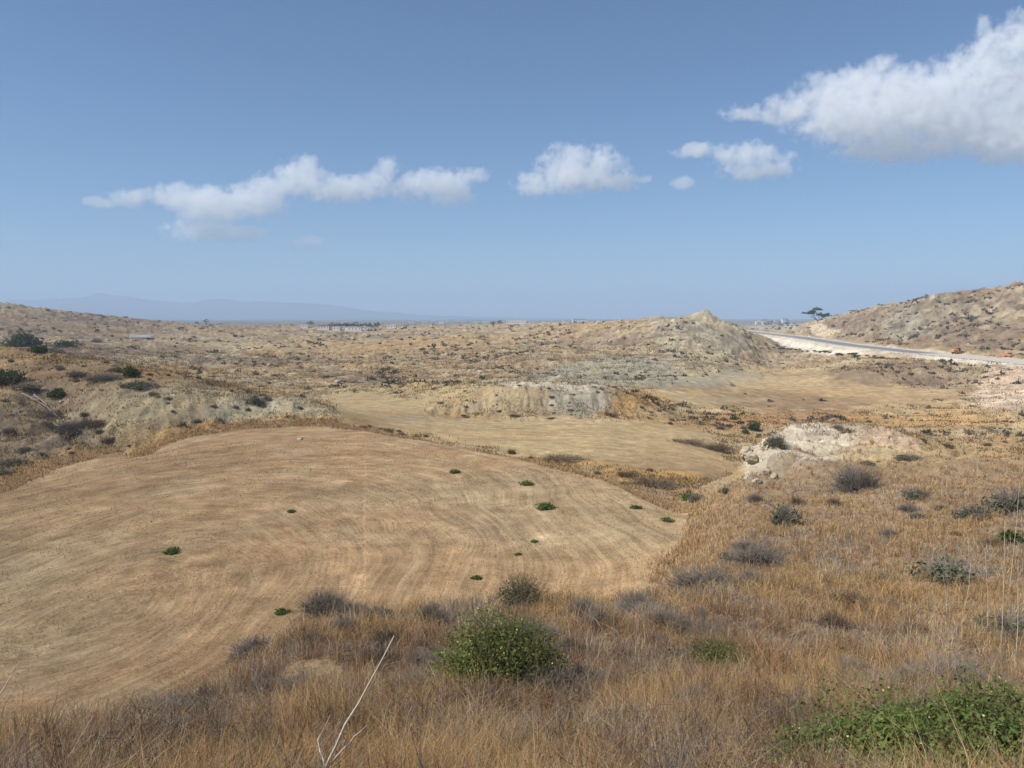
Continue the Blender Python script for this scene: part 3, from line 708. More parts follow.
# ------- dotted scrub: the 240 nearest as individuals, the farther ones as one stuff mesh
g = np.random.RandomState(99)
n = 90000
az = g.uniform(math.radians(-35), math.radians(35), n); rr2 = np.exp(g.uniform(math.log(95), math.log(2600), n))
sx, sy = rr2*np.sin(az), rr2*np.cos(az); sz, q = terrain(sx, sy)
px,py = proj(sx, sy, sz)
dens = .06 + 1.1*sstep(.05,.5,fbm(sx/70,sy/70,4,301)) + .8*sstep(.0,-.25,q['gul'])*sstep(-.2,.3,fbm(sx/120,sy/120,3,302))
dens *= np.where((px<350)&(q['r']<175), .4, 1)
dens *= np.where((px>830)&(q['r']>430), 2.2, 1)
dens = np.where((np.hypot((sx-178)/50,(sy-375)/26)<1), .9, dens)
dens *= np.where((px>420)&(px<640)&(q['r']<230), .3, 1)
dens *= np.where(q['flat2'], .0, 1)*np.where(q['flat3'], .05, 1)*(q['fm'] < -3)*(q['d'] > 24)
dens *= np.where((px>740)&(px<1024)&(py>455)&(q['r']<110), .2, 1)
keep = g.uniform(0,1,n) < dens*.42*np.interp(rr2,[95,250,600,2600],[.10,.42,.8,.5])
sx,sy,sz,rr2,px,py = [a[keep] for a in (sx,sy,sz,rr2,px,py)]
order = np.argsort(rr2); near_i = order[:285]; far_i = order[285:]
for i_ in near_i:
    k = g.choice(['olive','brown','thorn','brown'], p=[.3,.35,.2,.15])
    s = g.uniform(.35,1.0)**1.2*(1+rr2[i_]/600)
    lab = {'olive':'small grey-green scrub bush dotted among many on the dry banks beyond the field',
           'brown':'small dark brown scrub bush dotted among many on the dry banks beyond the field',
           'thorn':'small leafless grey scrub bush dotted among many on the dry banks beyond the field'}[k]
    shrub(k, sx[i_], sy[i_], sz[i_]+Z0, s, lab, group={'olive':'grey-green scrub dotted on the dry banks','brown':'dark brown scrub dotted on the dry banks','thorn':'leafless scrub dotted on the dry banks'}[k], hs=g.uniform(.8,1.4))
def merged(name, idx, sc_fn, nl, ls, cols_, seed):
    gg = np.random.RandomState(seed); Vs=[]; Fs=[]; Cs=[]; off=0
    protos = [leaves(nl,1,.7,ls,seed+k,shell=.45,lobes=5)[:2] for k in range(6)]
    for i_ in idx:
        Vp,Fp = protos[gg.randint(6)]; s = sc_fn(rr2[i_], gg); a = gg.uniform(0,6.28); c,sn = math.cos(a),math.sin(a)
        W = Vp*s; W = np.stack([W[:,0]*c-W[:,1]*sn, W[:,0]*sn+W[:,1]*c, W[:,2]*gg.uniform(.8,1.5)],1)+[sx[i_],sy[i_],sz[i_]+Z0-.1*s]
        Vs.append(W); Fs.append(Fp+off); off += len(W)
        col = np.array(cols_[gg.randint(len(cols_))])*gg.uniform(.8,1.25); Cs.append(np.tile(np.append(col,1),(len(W),1)))
    me = new_mesh(name, np.concatenate(Vs), np.concatenate(Fs), {'col':('FLOAT_COLOR', np.concatenate(Cs))})
    return link(name, me, veg(name+'_leaf', attr=True, trans=.15))
far_i = far_i[:22000]
o = merged('scrub', far_i, lambda r,gg: gg.uniform(.3,1.0)**1.3*1.5*(1+r/600), 22, .30, [(.14,.12,.08),(.17,.13,.09),(.11,.115,.06),(.20,.16,.115),(.09,.085,.055)], 77)
tag(o, 'dark low scrub dotted in thousands over the far dry hills', 'scrub', kind='stuff')
print('scrub far', len(far_i))

# ------------------------------------------------------------------ dry grass
def blades(cx, cy, cz, nb, h, w, col, g, lean=.35, spread=.08):
    """cx.. arrays of tufts; nb blades each; returns V,F(tri),C"""
    n = len(cx); k = np.repeat(np.arange(n), nb); m = len(k)
    a = g.uniform(0,2*np.pi,m); rad = g.normal(size=m)*spread*(1+w[k]*40)
    bx = cx[k]+np.cos(a)*rad; by = cy[k]+np.sin(a)*rad; bz = cz[k]-.04
    hh = h[k]*g.uniform(.45,1.2,m); la = g.uniform(0,2*np.pi,m); ln = np.abs(g.normal(size=m))*lean*hh
    dx, dy = np.cos(la)*ln, np.sin(la)*ln
    fa = g.uniform(0,np.pi,m); wx, wy = np.cos(fa)*w[k]*.5, np.sin(fa)*w[k]*.5
    p = np.zeros((m,5,3))
    p[:,0] = np.stack([bx-wx,by-wy,bz],1); p[:,1] = np.stack([bx+wx,by+wy,bz],1)
    mx, my, mz = bx+dx*.35, by+dy*.35, bz+hh*.6
    p[:,2] = np.stack([mx-wx*.8,my-wy*.8,mz],1); p[:,3] = np.stack([mx+wx*.8,my+wy*.8,mz],1)
    p[:,4] = np.stack([bx+dx,by+dy,bz+hh*g.uniform(.85,1,m)],1)
    o = (np.arange(m)*5)[:,None]
    Ft = np.concatenate([o+np.array([[0,1,3]]), o+np.array([[0,3,2]]), o+np.array([[2,3,4]])])
    c = col[k]*(g.uniform(.5,1.5,m)**1.15)[:,None]
    C4 = np.repeat(np.concatenate([c, np.ones((m,1))],1), 5, 0)
    return p.reshape(-1,3), Ft, C4
def near_points(n, r0, r1, seed):
    g = np.random.RandomState(seed)
    az = g.uniform(math.radians(-36.5), math.radians(36.5), n); r = np.exp(g.uniform(math.log(r0), math.log(r1), n))
    x, y = r*np.sin(az), r*np.cos(az); z, q = terrain(x, y); return x, y, z, r, q, g
def clear(x, y):
    m = np.ones(len(x), bool)
    for (a_,b_,r_) in AVOID: m &= np.hypot(x-a_, y-b_) > r_
    return m
x,y,z,r,q,g = near_points(90000, 4.2, 105, 5)
px,py = proj(x,y,z)
fm = q['fm']; ok = (fm + np.abs(g.normal(size=len(fm)))*-.9*(r<60) < -.2) & clear(x,y)
bare = np.exp(-((px-315)/45)**2-((py-672)/16)**2)*(r<30)
dens = 1 - .93*sstep(.35,.75,bare+.25*fbm(x/.8,y/.8,2,402)) - .9*q['kn']*sstep(.2,-.15,fbm(x/4,y/4,3,403)-.1) - .45*sstep(0,.4,fbm(x/1.1,y/1.1,3,404))
dens = dens - .75*((px<350)&(r>60)&(fm<-4))
ok = ok & (g.uniform(0,1,len(x)) < dens)
x,y,z,r,px,py,fm = [a[ok] for a in (x,y,z,r,px,py,fm)]
print('tufts', len(x))
A_ = fbm(x/2.6,y/2.6,3,411); B_ = fbm(x/.9,y/.9,3,412); C_ = fbm(x/8,y/8,2,413)
pal = np.array([(.47,.315,.15),(.52,.42,.27),(.33,.19,.10),(.32,.275,.235),(.22,.155,.10)])
wts = np.stack([.8+1.8*A_+1.0*C_+.3*(px>650), .8-1.0*A_+1.0*B_, .6+1.8*B_-1.2*C_+.25*(r<12), .75-1.8*A_-.9*C_+.6*B_, .3-1.2*B_],1)
wts = np.maximum(wts,.03)**2.4; wts /= wts.sum(1)[:,None]
u_ = g.uniform(0,1,len(x))[:,None]; kk = (np.cumsum(wts,1) < u_).sum(1).clip(0,4)
col = pal[kk]
rimz = (np.abs(fm) < 5) & (r > 40); col[rimz] = col[rimz]*.4+np.array([(.50,.33,.15)])*.6
h = np.where(kk==0,.46,np.where(kk==1,.38,np.where(kk==2,.36,.30)))*np.interp(B_,[-.6,.6],[.6,1.7])
h = np.where(rimz, .42, h)*.86*g.uniform(.6,1.3,len(x))
w = np.maximum(.0032, r*.0005)
half = g.uniform(0,1,len(x)) < .36
VV=[];FF=[];CC=[];of=0
for msk,nb,hm,ln,sp in ((half,8,.95,.40,.05),(~half,11,.62,1.3,.12)):
    a1,b1,c1 = blades(x[msk],y[msk],z[msk]+Z0,nb,h[msk]*hm,w[msk],col[msk],g,lean=ln,spread=sp); VV.append(a1);FF.append(b1+of);CC.append(c1);of+=len(a1)
# thin tufts on the banks and hills beyond the field, coloured like the ground they stand on
x,y,z,r,q,g = near_points(70000, 88, 520, 15)
ok = (q['fm'] < -2)&~q['flat2']&~q['flat3']&(q['d']>16)&(g.uniform(0,1,len(x)) < .15+1.1*sstep(-.1,.4,fbm(x/9,y/9,4,441))); ok &= ~((q['kn']>.3)&(g.uniform(0,1,len(x))<.8))
x,y,z,r = [a[ok] for a in (x,y,z,r)]; qq = {k:(v[ok] if hasattr(v,'shape') else v) for k,v in q.items()}
col = albedo(x,y,z,qq)*g.uniform(.55,1.15,(len(x),1))*.9 + np.array([(.03,.02,.0)])
a1,b1,c1 = blades(x,y,z+Z0,7,.30+r*.0008+0*x,np.maximum(.02,r*.0009),col,g,lean=.6,spread=.22); VV.append(a1);FF.append(b1+of);CC.append(c1)
tt = g.uniform(0,1,16000); RA = np.array(RIM+FIELD[len(RIM):len(RIM)+1]); sl = np.concatenate([[0],np.cumsum(np.hypot(*np.diff(RA,axis=0).T))])
fx_ = np.interp(tt*sl[-1], sl, RA[:,0]); fy_ = np.interp(tt*sl[-1], sl, RA[:,1]); x = fx_+g.normal(size=16000)*1.5; y = fy_+g.normal(size=16000)*1.5+1.2
z,q = terrain(x,y); r = np.hypot(x,y); ok = (q['fm'] < .3)&(g.uniform(0,1,16000) < .25+sstep(-.2,.3,fbm(x/5,y/5,3,443))); x,y,z,r = [a[ok] for a in (x,y,z,r)]
of += len(a1); pf = np.array([(.60,.42,.21),(.56,.42,.26),(.42,.30,.18),(.52,.35,.17)]); col = pf[g.randint(0,4,len(x))]
a1,b1,c1 = blades(x,y,z+Z0,9,.40+0*x,np.maximum(.01,r*.0006),col,g,lean=.45,spread=.12); VV.append(a1);FF.append(b1+of);CC.append(c1)
M_grass = veg('dry_grass_blade', attr=True, trans=.3)
tag(link('dry_grass', new_mesh('dry_grass', np.concatenate(VV), np.concatenate(FF), {'col':('FLOAT_COLOR',np.concatenate(CC))}), M_grass), 'dry golden and russet grass and weeds covering the near slope, banks and field margins', 'grass', kind='stuff')
# russet tangled weeds: branching sticks
x,y,z,r,q,g = near_points(5200, 4.2, 40, 6); px,py = proj(x,y,z)
ok = clear(x,y)*(q['fm'] < -1)*(g.uniform(0,1,len(x)) < sstep(-.25,.35,fbm(x/1.8,y/1.8,2,421)))*(np.exp(-((px-315)/45)**2-((py-672)/16)**2) < .3)
x,y,z,r = [a[ok] for a in (x,y,z,r)]; Vs=[];Fs=[];Cs=[];off=0
tp = [twigs(46,.26,.5,.0035,500+k,spread=.8,levels=3) for k in range(8)]
for a_,b_,c_,r_ in zip(x,y,z,r):
    Vp,Fp = tp[g.randint(8)]; s = g.uniform(.7,1.3); t = g.uniform(0,6.28); cs,sn = math.cos(t),math.sin(t)
    W = Vp*s; W = np.stack([W[:,0]*cs-W[:,1]*sn,W[:,0]*sn+W[:,1]*cs,W[:,2]],1)+[a_,b_,c_+Z0-.03]
    Vs.append(W);Fs.append(Fp+off);off+=len(W); cc = np.array([(.30,.17,.09),(.25,.19,.14),(.34,.29,.24),(.40,.28,.15)][g.randint(4)])*g.uniform(.8,1.2)
    Cs.append(np.tile(np.append(cc,1),(len(W),1)))
tag(link('dead_weeds', new_mesh('dead_weeds', np.concatenate(Vs), np.concatenate(Fs), {'col':('FLOAT_COLOR',np.concatenate(Cs))}), M_grass), 'russet tangled dead weeds through the near grass', 'weeds', kind='stuff')
# stubble
x,y,z,r,q,g = near_points(60000, 26, 120, 8)
ok = (q['fm'] > .3)*(g.uniform(0,1,len(x)) < .35+.9*sstep(-.2,.3,fbm(x/6,y/6,3,431)))
x,y,z,r = [a[ok] for a in (x,y,z,r)]
col = np.where((g.uniform(0,1,len(x))<.6)[:,None], np.array([(.42,.32,.19)]), np.array([(.27,.185,.10)]))
Vg,Fg,Cg = blades(x,y,z+Z0,3,np.full(len(x),.10)+r*.0007,np.maximum(.01,r*.0006),col,g,lean=.8,spread=.12)
tag(link('stubble', new_mesh('stubble', Vg, Fg, {'col':('FLOAT_COLOR',Cg)}), M_grass), 'short straw stubble on the harvested field', 'stubble', kind='stuff')

# ------------------------------------------------------------------ dead stalks in the foreground
def P3(px, py, f):
    v = (384-py)/F; u = (px-512)/F; fy = math.cos(PITCH)+v*math.sin(PITCH); fz = v*math.cos(PITCH)-math.sin(PITCH)
    return Vector((u/fy*f, f, fz/fy*f+Z0))
def stalk(segs, r0, label, name='dead_stalk'):
    b0 = Vector(segs[0][0]); e = empty(name, b0); tag(e, label, 'dead stalk')
    for k,(pts) in enumerate(segs):
        mb = MB(); P_ = [Vector(p)-b0 for p in pts]; rr = r0*(1 if k == 0 else .5)
        full = []
        for a_,b_ in zip(P_[:-1],P_[1:]):
            for t in (0,.33,.66): full.append(a_.lerp(b_,t)+Vector((random.gauss(0,.004),random.gauss(0,.004),0)))
        full.append(P_[-1]); nn = len(full)
        mb.tube(full, [rr*(1-.75*i_/(nn-1)) for i_ in range(nn)], 6)
        mb.build('stem' if k == 0 else 'branch', M_stalk, e, smooth=True)
stalk([[P3(318,800,4.6),P3(326,765,4.6),P3(358,703,4.5),P3(394,636,4.4)],
       [P3(330,765,4.6),P3(350,742,4.55),P3(366,726,4.5)],[P3(345,745,4.55),P3(341,730,4.5)],[P3(325,770,4.6),P3(318,740,4.7),P3(330,715,4.7)]], .011, 'long pale bare stalk leaning right, with side twigs, in the foreground left of centre')
stalk([[P3(52,800,4.9),P3(62,768,4.9),P3(80,738,4.85),P3(94,715,4.8)],[P3(60,770,4.9),P3(42,766,4.8),P3(28,761,4.8)]], .0055, 'thin pale stalk with a bent side twig in the bottom left corner')
stalk([[P3(-30,740,4.5),P3(-5,700,4.5),P3(8,680,4.5),P3(20,661,4.4)]], .0055, 'thin pale stalk entering from the left picture edge, lower one')
stalk([[P3(-30,660,4.3),P3(-6,632,4.3),P3(8,618,4.2)]], .0055, 'tip of a pale stalk at the left picture edge, upper one')
stalk([[P3(398,790,5.2),P3(402,740,5.2),P3(412,705,5.2)]], .003, 'short thin upright stalk right of the long leaning one')
for a_,b_,t_,dx,fz,lb in [(100,790,742,14,5.0,'thin pale stalk right of the one in the bottom left corner'),(150,790,748,-8,5.2,'short thin pale stalk left of the dead weeds at the lower left'),(212,790,728,10,5.4,'thin pale stalk standing among the dead weeds at the lower left'),(262,800,735,18,5.0,'thin pale stalk left of the long leaning one')]:
    stalk([[P3(a_,b_,fz),P3(a_+dx*.6,(b_+t_)/2,fz),P3(a_+dx,t_,fz)]], .0035, lb)
for k,(a_,b_,t_,dx) in enumerate([(1001,650,520,4),(988,640,548,-3),(1016,660,560,2),(965,610,560,6),(948,622,575,-5),(1008,600,480,12)]):
    x,y,z = hit(a_,b_); p0 = Vector((x,y,z-.05)); p1 = P3(a_+dx,t_,y); 
    stalk([[p0, p0.lerp(p1,.5)+Vector((.02,0,0)), p1]], .0045+.00022*y, ['tallest pale reed stalk on the right slope','pale stalk left of the tallest reed stalk','pale stalk at the right picture edge beside the tall one','pale bent stalk in front of the wide olive shrub','short pale stalk left of the bent one','thin pale stalk with its tip above the right olive shrubs'][k])

# ------------------------------------------------------------------ rocks and fallen branches on the left slope, outcrop blocks
def rock_mesh(seed, n=2):
    import bmesh
    bm = bmesh.new(); bmesh.ops.create_icosphere(bm, subdivisions=3, radius=1); g = np.random.RandomState(seed)
    cuts = g.normal(size=(9,3)); cuts /= np.linalg.norm(cuts,axis=1)[:,None]; dd = g.uniform(.55,.9,9)
    for v in bm.verts:
        c = np.array(v.co)
        for k in range(9):
            t = c@cuts[k]-dd[k]
            if t > 0: c = c-cuts[k]*t*.92
        c *= 1+.05*g.normal(); v.co = c
    me = bpy.data.meshes.new('rock'); bm.to_mesh(me); bm.free(); return me
RM = [rock_mesh(600+k) for k in range(5)]
def rock(px_,py_,wp,m,label,hs=.7,group=None):
    x,y,z = hit(px_,py_); s = wp*y/F/2
    me = RM[random.randrange(5)].copy(); me.materials.append(m)
    o = bpy.data.objects.new('rock', me); COL.objects.link(o); o.location=(x,y,z+.1*s); o.scale=(s,s*.8,s*hs); o.rotation_euler=(random.uniform(-.3,.3),random.uniform(-.3,.3),random.uniform(0,6))
    tag(o,label,'rock',group)
for k,(a,b,wdt) in enumerate([(746,458,15),(752,467,17),(763,473,19),(748,480,14),(774,478,12),(757,484,12)]):
    rock(a,b,wdt,M_ledge,'pale angular block at the broken left edge of the white outcrop',.75,'blocks at the broken edge of the outcrop')
for k,(a,b,wdt) in enumerate([(112,366,5),(44,391,7),(62,404,8),(38,402,6),(300,440,8),(338,383,10)]):
    rock(a,b,wdt,M_rockd,'grey-brown rock on the left bank, one of several small ones','0' and .6,'small rocks on the left bank')
x,y,z = hit(196,692); 
o = bpy.data.objects.new('rock', RM[2].copy()); o.data.materials.append(M_rock); COL.objects.link(o); o.location=(x,y,z+.06); o.scale=(.14,.12,.17); tag(o,'small upright tan stone at the near edge of the slope, lower left','rock')
for k,(segs,lab) in enumerate([([(22,398),(36,404),(50,412),(62,424)],'long bleached fallen branch on the left slope'),([(16,392),(30,391),(44,394)],'short fallen branch above the long one on the left slope'),([(34,398),(46,408),(52,418)],'fallen branch crossing behind the long one on the left slope')]):
    pts=[Vector(hit(a,b))+Vector((0,0,.5)) for a,b in segs]; e=empty('fallen_branch',pts[0]); tag(e,lab,'branch')
    mb=MB(); mb.tube([p-pts[0] for p in pts],[.10,.085,.07,.04][:len(pts)],7); mb.build('limb',M_limb,e,smooth=True)
    mb=MB()
    for p in pts[1:]:
        for t in range(3):
            d=Vector((random.uniform(-1,1),random.uniform(-.6,.6),random.uniform(-.1,.9)))*1.6; mb.tube([p-pts[0],p-pts[0]+d*.5,p-pts[0]+d],[.05,.035,.015],5)
    mb.build('twigs',M_thorn,e)

# ------------------------------------------------------------------ lone tree on the ridge
def tree(loc, H_, Wd, seed, label, group=None, name='umbrella_tree', mleaf=M_dkgreen, trunkfrac=.26, nl=2600, name_cat='tree', layers=True, ls=None):
    g = random.Random(seed); e = empty(name, loc); tag(e, label, name_cat, group)
    mb = MB(); top = []
    th = H_*trunkfrac; base_ = Vector((0,0,-.3)); fork = Vector((Wd*.03,0,th))
    mb.tube([base_, Vector((Wd*.01,0,th*.5)), fork], [H_*.035,H_*.028,H_*.024], 8)
    ends = []
    for k in range(7):
        a = k*2*math.pi/7+g.uniform(-.3,.3); rr = Wd*.5*g.uniform(.55,.95); zt = H_*g.uniform(.48,.90)*(1-.10*(rr/(Wd*.5)))
        p = Vector((math.cos(a)*rr, math.sin(a)*rr, zt)); m_ = fork.lerp(p,.5)+Vector((0,0,-H_*.03))
        mb.tube([fork-Vector((0,0,th*.15*g.random())), m_, p], [H_*.015,H_*.010,H_*.004], 6); ends.append(p)
        q_ = m_.lerp(p,.3)+Vector((g.uniform(-1,1)*Wd*.12,g.uniform(-1,1)*Wd*.12,H_*.15)); mb.tube([m_,q_],[H_*.007,H_*.003],5); ends.append(q_)
    for k in range(3): ends.append(Vector((g.uniform(-.15,.2)*Wd,g.uniform(-.2,.2)*Wd,H_*.88)))
    mb.build('trunk', M_bark, e, smooth=True)
    Vs=[];Fs=[];off=0; ls = ls or Wd*.016
    for k,p in enumerate(ends):
        V_,F_,_ = leaves(nl//len(ends), Wd*g.uniform(.15,.22), H_*g.uniform(.15,.25), ls, seed*31+k, shell=.3, lobes=4)
        Vs.append(V_+np.array(p)-[0,0,H_*.05]); Fs.append(F_+off); off += len(V_)
    part('crown', mesh_of('crown', (np.concatenate(Vs), np.concatenate(Fs)), mleaf), e)
    return e
tx,ty = 380.0,1000.0; tz = H(tx,ty)[0]
zpix = P3(816,318,1000).z
tree((tx,ty,tz-.3), 23, 31, 3, 'dark spreading umbrella-shaped tree alone on the ridge beside the road', nl=7000)
# small dark trees round the far village and greenhouses
M_fartree = veg('far_tree_leaf', (.045,.06,.03), .2, .3)
def far_xy(px_, f):
    if f < 0:
        x,y,z = hit(px_, -f, 700); return (x,y)
    return ((px_-512)/F*f*.9999, f)
def fartree(px_,f,h,w_,label,group):
    x,y = far_xy(px_,f); z = H(x,y)[0]
    return tree((x,y,z), h, w_, int(px_*7+f)%997, label, group, name='broadleaf_tree', mleaf=M_fartree, trunkfrac=.2, nl=380, ls=w_*.05)
for k in range(16): 
    fartree(331+k*3.1+random.uniform(-.8,.8), -329.3-random.uniform(0,.8), random.uniform(7,10), random.uniform(7,10), 'dark broadleaf tree in the row beside the distant white sheds, left of centre', 'trees beside the distant white sheds')
for px_,f in [(309,-327),(312,-326.5),(500,-326),(493,-328),(206,-325),(468,-324)]: fartree(px_,f,8,8,'lone dark tree on the far plain','lone trees on the far plain')

# ------------------------------------------------------------------ far buildings
M_wall = simple('white_render', (.72,.70,.66), .9, .08, .2); M_wallc = simple('cream_render', (.58,.52,.43), .9, .08, .2); M_roofr = simple('clay_tile_roof', (.36,.17,.11), .9, .15, .6)
M_glass = simple('dark_window', (.05,.06,.07), .2, .1, 1); M_poly = simple('polythene_sheet', (.68,.68,.66), .4, .06, .1); M_roofg = simple('grey_roof', (.5,.5,.5), .7, .1, .3)
def house(px_, f, w_, d_, h_, label, group, roof='flat', wall=M_wall, rz=0., lift=0):
    x,y = far_xy(px_,f); z = H(x,y)[0]+lift
    e = empty('house' if roof != 'shed' else 'long_shed', (x,y,z), rz); tag(e,label,'house' if roof != 'shed' else 'shed',group)
    mb = MB(); mb.box(-w_/2,w_/2,-d_/2,d_/2,-2,h_); mb.build('wall',wall,e)
    mb = MB()
    if roof == 'gable' or roof == 'shed': 
        mb.prism([(-w_/2-.4,h_+.003),(w_/2+.4,h_+.003),(w_/2+.4,h_+.25),(0 if roof=='gable' else w_/2-1,h_+ (2.0 if roof=='gable' else 1.2)),(-w_/2+1 if roof=='shed' else -.01,h_+(2.0 if roof=='gable' else 1.2)),(-w_/2-.4,h_+.25)],-d_/2-.4,d_/2+.4)
        mb.build('roof',M_roofr if roof=='gable' else M_roofg,e)
    else:
        mb.box(-w_/2-.3,w_/2+.3,-d_/2-.3,d_/2+.3,h_+.003,h_+.35); mb.build('roof',wall,e)
    nw = max(2,int(w_/3.5))
    for fl in range(max(1,int(h_//3))):
        for k in range(nw):
            cx = -w_/2+(k+.5)*w_/nw; mb = MB(); mb.box(cx-.55,cx+.55,-d_/2-.04,-d_/2+.1,fl*3+1,fl*3+2.3); mb.build('window',M_glass,e)
for k,(a,f,w_,h_,rf) in enumerate([(345,-330.6,13,4,'flat'),(355,-330.4,17,4,'flat'),(366,-330.2,12,3.5,'flat'),(337,-330.4,9,4,'flat'),(324,-329,14,4,'gable'),(392,-328,12,4,'flat'),(305,-328,10,4,'flat')]):
    house(a,f,w_,9,h_,'low white building of the distant farm group, left of centre','white buildings of the distant farm group',rf)
g2 = random.Random(4)
for k in range(22):
    a = g2.uniform(757,784); f = g2.uniform(2300,3100)
    house(a,f,g2.uniform(12,22),10,g2.choice([6,7,9]),'pale house of the distant town beyond the end of the road','houses of the distant town beyond the road',g2.choice(['flat','flat','gable']),g2.choice([M_wall,M_wallc]),lift=g2.uniform(4,9))
for k in range(26):
    a = g2.uniform(757,788); f = g2.uniform(2150,2900); fartree(a,f,g2.uniform(9,13),g2.uniform(8,13),'dark tree among the houses of the distant town','trees of the distant town')
for k in range(16):
    a = g2.uniform(400,545); f = -g2.uniform(320.6,324)
    house(a,f,g2.uniform(14,30),12,g2.choice([5,7,8]),'tiny pale house scattered on the far plain near the horizon','pale houses scattered near the horizon','flat',g2.choice([M_wall,M_wallc]))
house(579,2000,34,18,6,'long white shed on the horizon between the hills, centre right',None,'shed',lift=10)
house(566,2030,16,14,7,'smaller white shed left of the long one on the horizon',None,'shed',lift=10)
# greenhouse tunnel on the left
x,y,z = hit(142,338); e = empty('greenhouse',(x,y,z+.2),.05); tag(e,'long low white greenhouse on the left hillside','greenhouse')
L_ = 21*y/F; mb = MB(); mb.prism([(-L_/2,0),(L_/2,0),(L_/2,1.7),(L_/2-.8,2.2),(-L_/2+.8,2.2),(-L_/2,1.7)],-4,4); mb.build('cover',M_poly,e)
for k in range(9):
    mb = MB(); xx = -L_/2+ (k+.5)*L_/9; mb.box(xx-.06,xx+.06,-4.08,4.08,-.5,2.28); mb.build('rib',M_roofg,e)

# ------------------------------------------------------------------ machines on the road
M_yel = simple('orange_paint', (.62,.27,.05), .45, .08, 1); M_blk = simple('black_rubber', (.03,.03,.03), .8, .2, 4); M_stl = simple('worn_steel', (.28,.2,.13), .5, .2, 3, .3)
M_wht = simple('white_paint', (.8,.8,.8), .35, .03, 1)
x,y,z = hit(958,354); z = Z0+ROADZ+.1
e = empty('wheel_loader',(x,y,z),math.radians(8)); tag(e,'orange wheel loader standing on the pale unfinished road','wheel loader')
mb = MB(); mb.prism([(-3.6,1.1),(-3.7,2.3),(-3.3,2.7),(-.6,2.8),(-.4,1.5),(1.8,1.4),(2.0,.9),(-1,.8)],-1.2,1.2); mb.build('body',M_yel,e)
mb = MB(); mb.prism([(-.9,2.0),(-.8,3.5),(.7,3.5),(1.0,2.6),(1.0,1.6)],-.8,.8); cab=mb.build('cab',M_glass,e)
mb = MB(); mb.box(-1.0,.9,-.95,.95,3.51,3.68); mb.build('cab_roof',M_yel,cab)
for sy_ in (-1,1):
    mb = MB(); mb.prism([(1.2,1.6),(1.4,2.1),(3.4,1.3),(4.2,.6),(3.9,.4),(3.0,.9)],sy_*.75-.12,sy_*.75+.12); mb.build('lift_arm',M_yel,e)
    for wx in (-2.2,1.7):
        mb = MB(); mb.cyl((wx,sy_*1.05,.85),(0,sy_*.6,0),.85,20); w_=mb.build('tyre',M_blk,e,smooth=False); mb=MB(); mb.cyl((wx,sy_*1.66,.85),(0,sy_*.03,0),.42,14); mb.build('rim',M_yel,w_)
mb = MB(); mb.prism([(3.9,.1),(5.3,.1),(5.4,.2),(4.4,.35),(4.2,1.3),(4.5,1.6),(4.0,1.6),(3.8,.8)],-1.5,1.5); mb.build('bucket',M_stl,e)
# dirt heap of red earth on the road edge
x,y,z = hit(1005,357); import bmesh as _b
bm=_b.new(); _b.ops.create_icosphere(bm,subdivisions=4,radius=1)
for v in bm.verts: 
    k=1+.25*float(perlin(v.co.x*2+3,v.co.y*2+v.co.z,701)); v.co=Vector((v.co.x*k,v.co.y*k,v.co.z*k*.45))
me=bpy.data.meshes.new('earth_heap'); bm.to_mesh(me); bm.free(); me.materials.append(simple('red_earth',(.40,.2,.11),.95,.2,2,bump=.5))
o=bpy.data.objects.new('earth_heap',me); COL.objects.link(o); o.location=(x,y,z); o.scale=(4.2,3,4.0); tag(o,'reddish heap of earth at the road edge near the right picture border','heap')
# white car on the far road
x,y = 304.0,820.0; e = empty('white_car',(x,y,Z0+ROADZ+.15),math.radians(80)); tag(e,'small white car parked where the earth track leaves the far road','car')
mb=MB(); mb.prism([(-2.1,.35),(-2.15,.95),(-1.5,1.05),(-1.0,1.5),(.5,1.5),(1.1,1.0),(2.1,.85),(2.15,.35)],-.85,.85); mb.build('body',M_wht,e)
mb=MB(); mb.prism([(-1.3,1.06),(-.95,1.42),(.45,1.42),(.9,1.06)],-.87,.87); mb.build('window',M_glass,e)
for sy_ in (-1,1):
    for wx in (-1.3,1.35): mb=MB(); mb.cyl((wx,sy_*.7,.32),(0,sy_*.2,0),.32,14); mb.build('wheel',M_blk,e)

# ------------------------------------------------------------------ mountains far to the left
mf = np.linspace(10500, 13800, 70); mu = np.linspace(-.95, .12, 420)
U, Fm = np.meshgrid(mu, mf, indexing='ij'); pxm = 512+U*F
ridge_px = [-250,-60,0,25,60,95,125,150,185,225,260,300,340,380,430,500,620]
ridge_py = [300,301,302,297,298,292,294,299,301,297,301,302,305,311,315,317,319]
top = np.interp(pxm, ridge_px, ridge_py); hm = -np.tan(PITCH+np.arctan((top-384)/F))*12400
t_ = (Fm-12400)/1900; prof = np.clip(1-np.abs(t_)**1.3,0,1)
Xm = U*Fm
rg = ridged(Xm/900,Fm/900,4,801)
Zm = -60 + (hm+60)*prof*(.80+.22*rg) 
Vm = np.stack([Xm.ravel(),Fm.ravel(),Zm.ravel()+Z0],1); ni,nj = U.shape
i_=np.arange(ni-1)[:,None]; j_=np.arange(nj-1)[None,:]; Qm=np.stack([i_*nj+j_,(i_+1)*nj+j_,(i_+1)*nj+j_+1,i_*nj+j_+1],-1).reshape(-1,4)
tag(link('mountains', new_mesh('mountains',Vm,Qm,smooth=True), simple('mountain_rock',(.06,.07,.05),.95,.2,.002)), kind='structure')

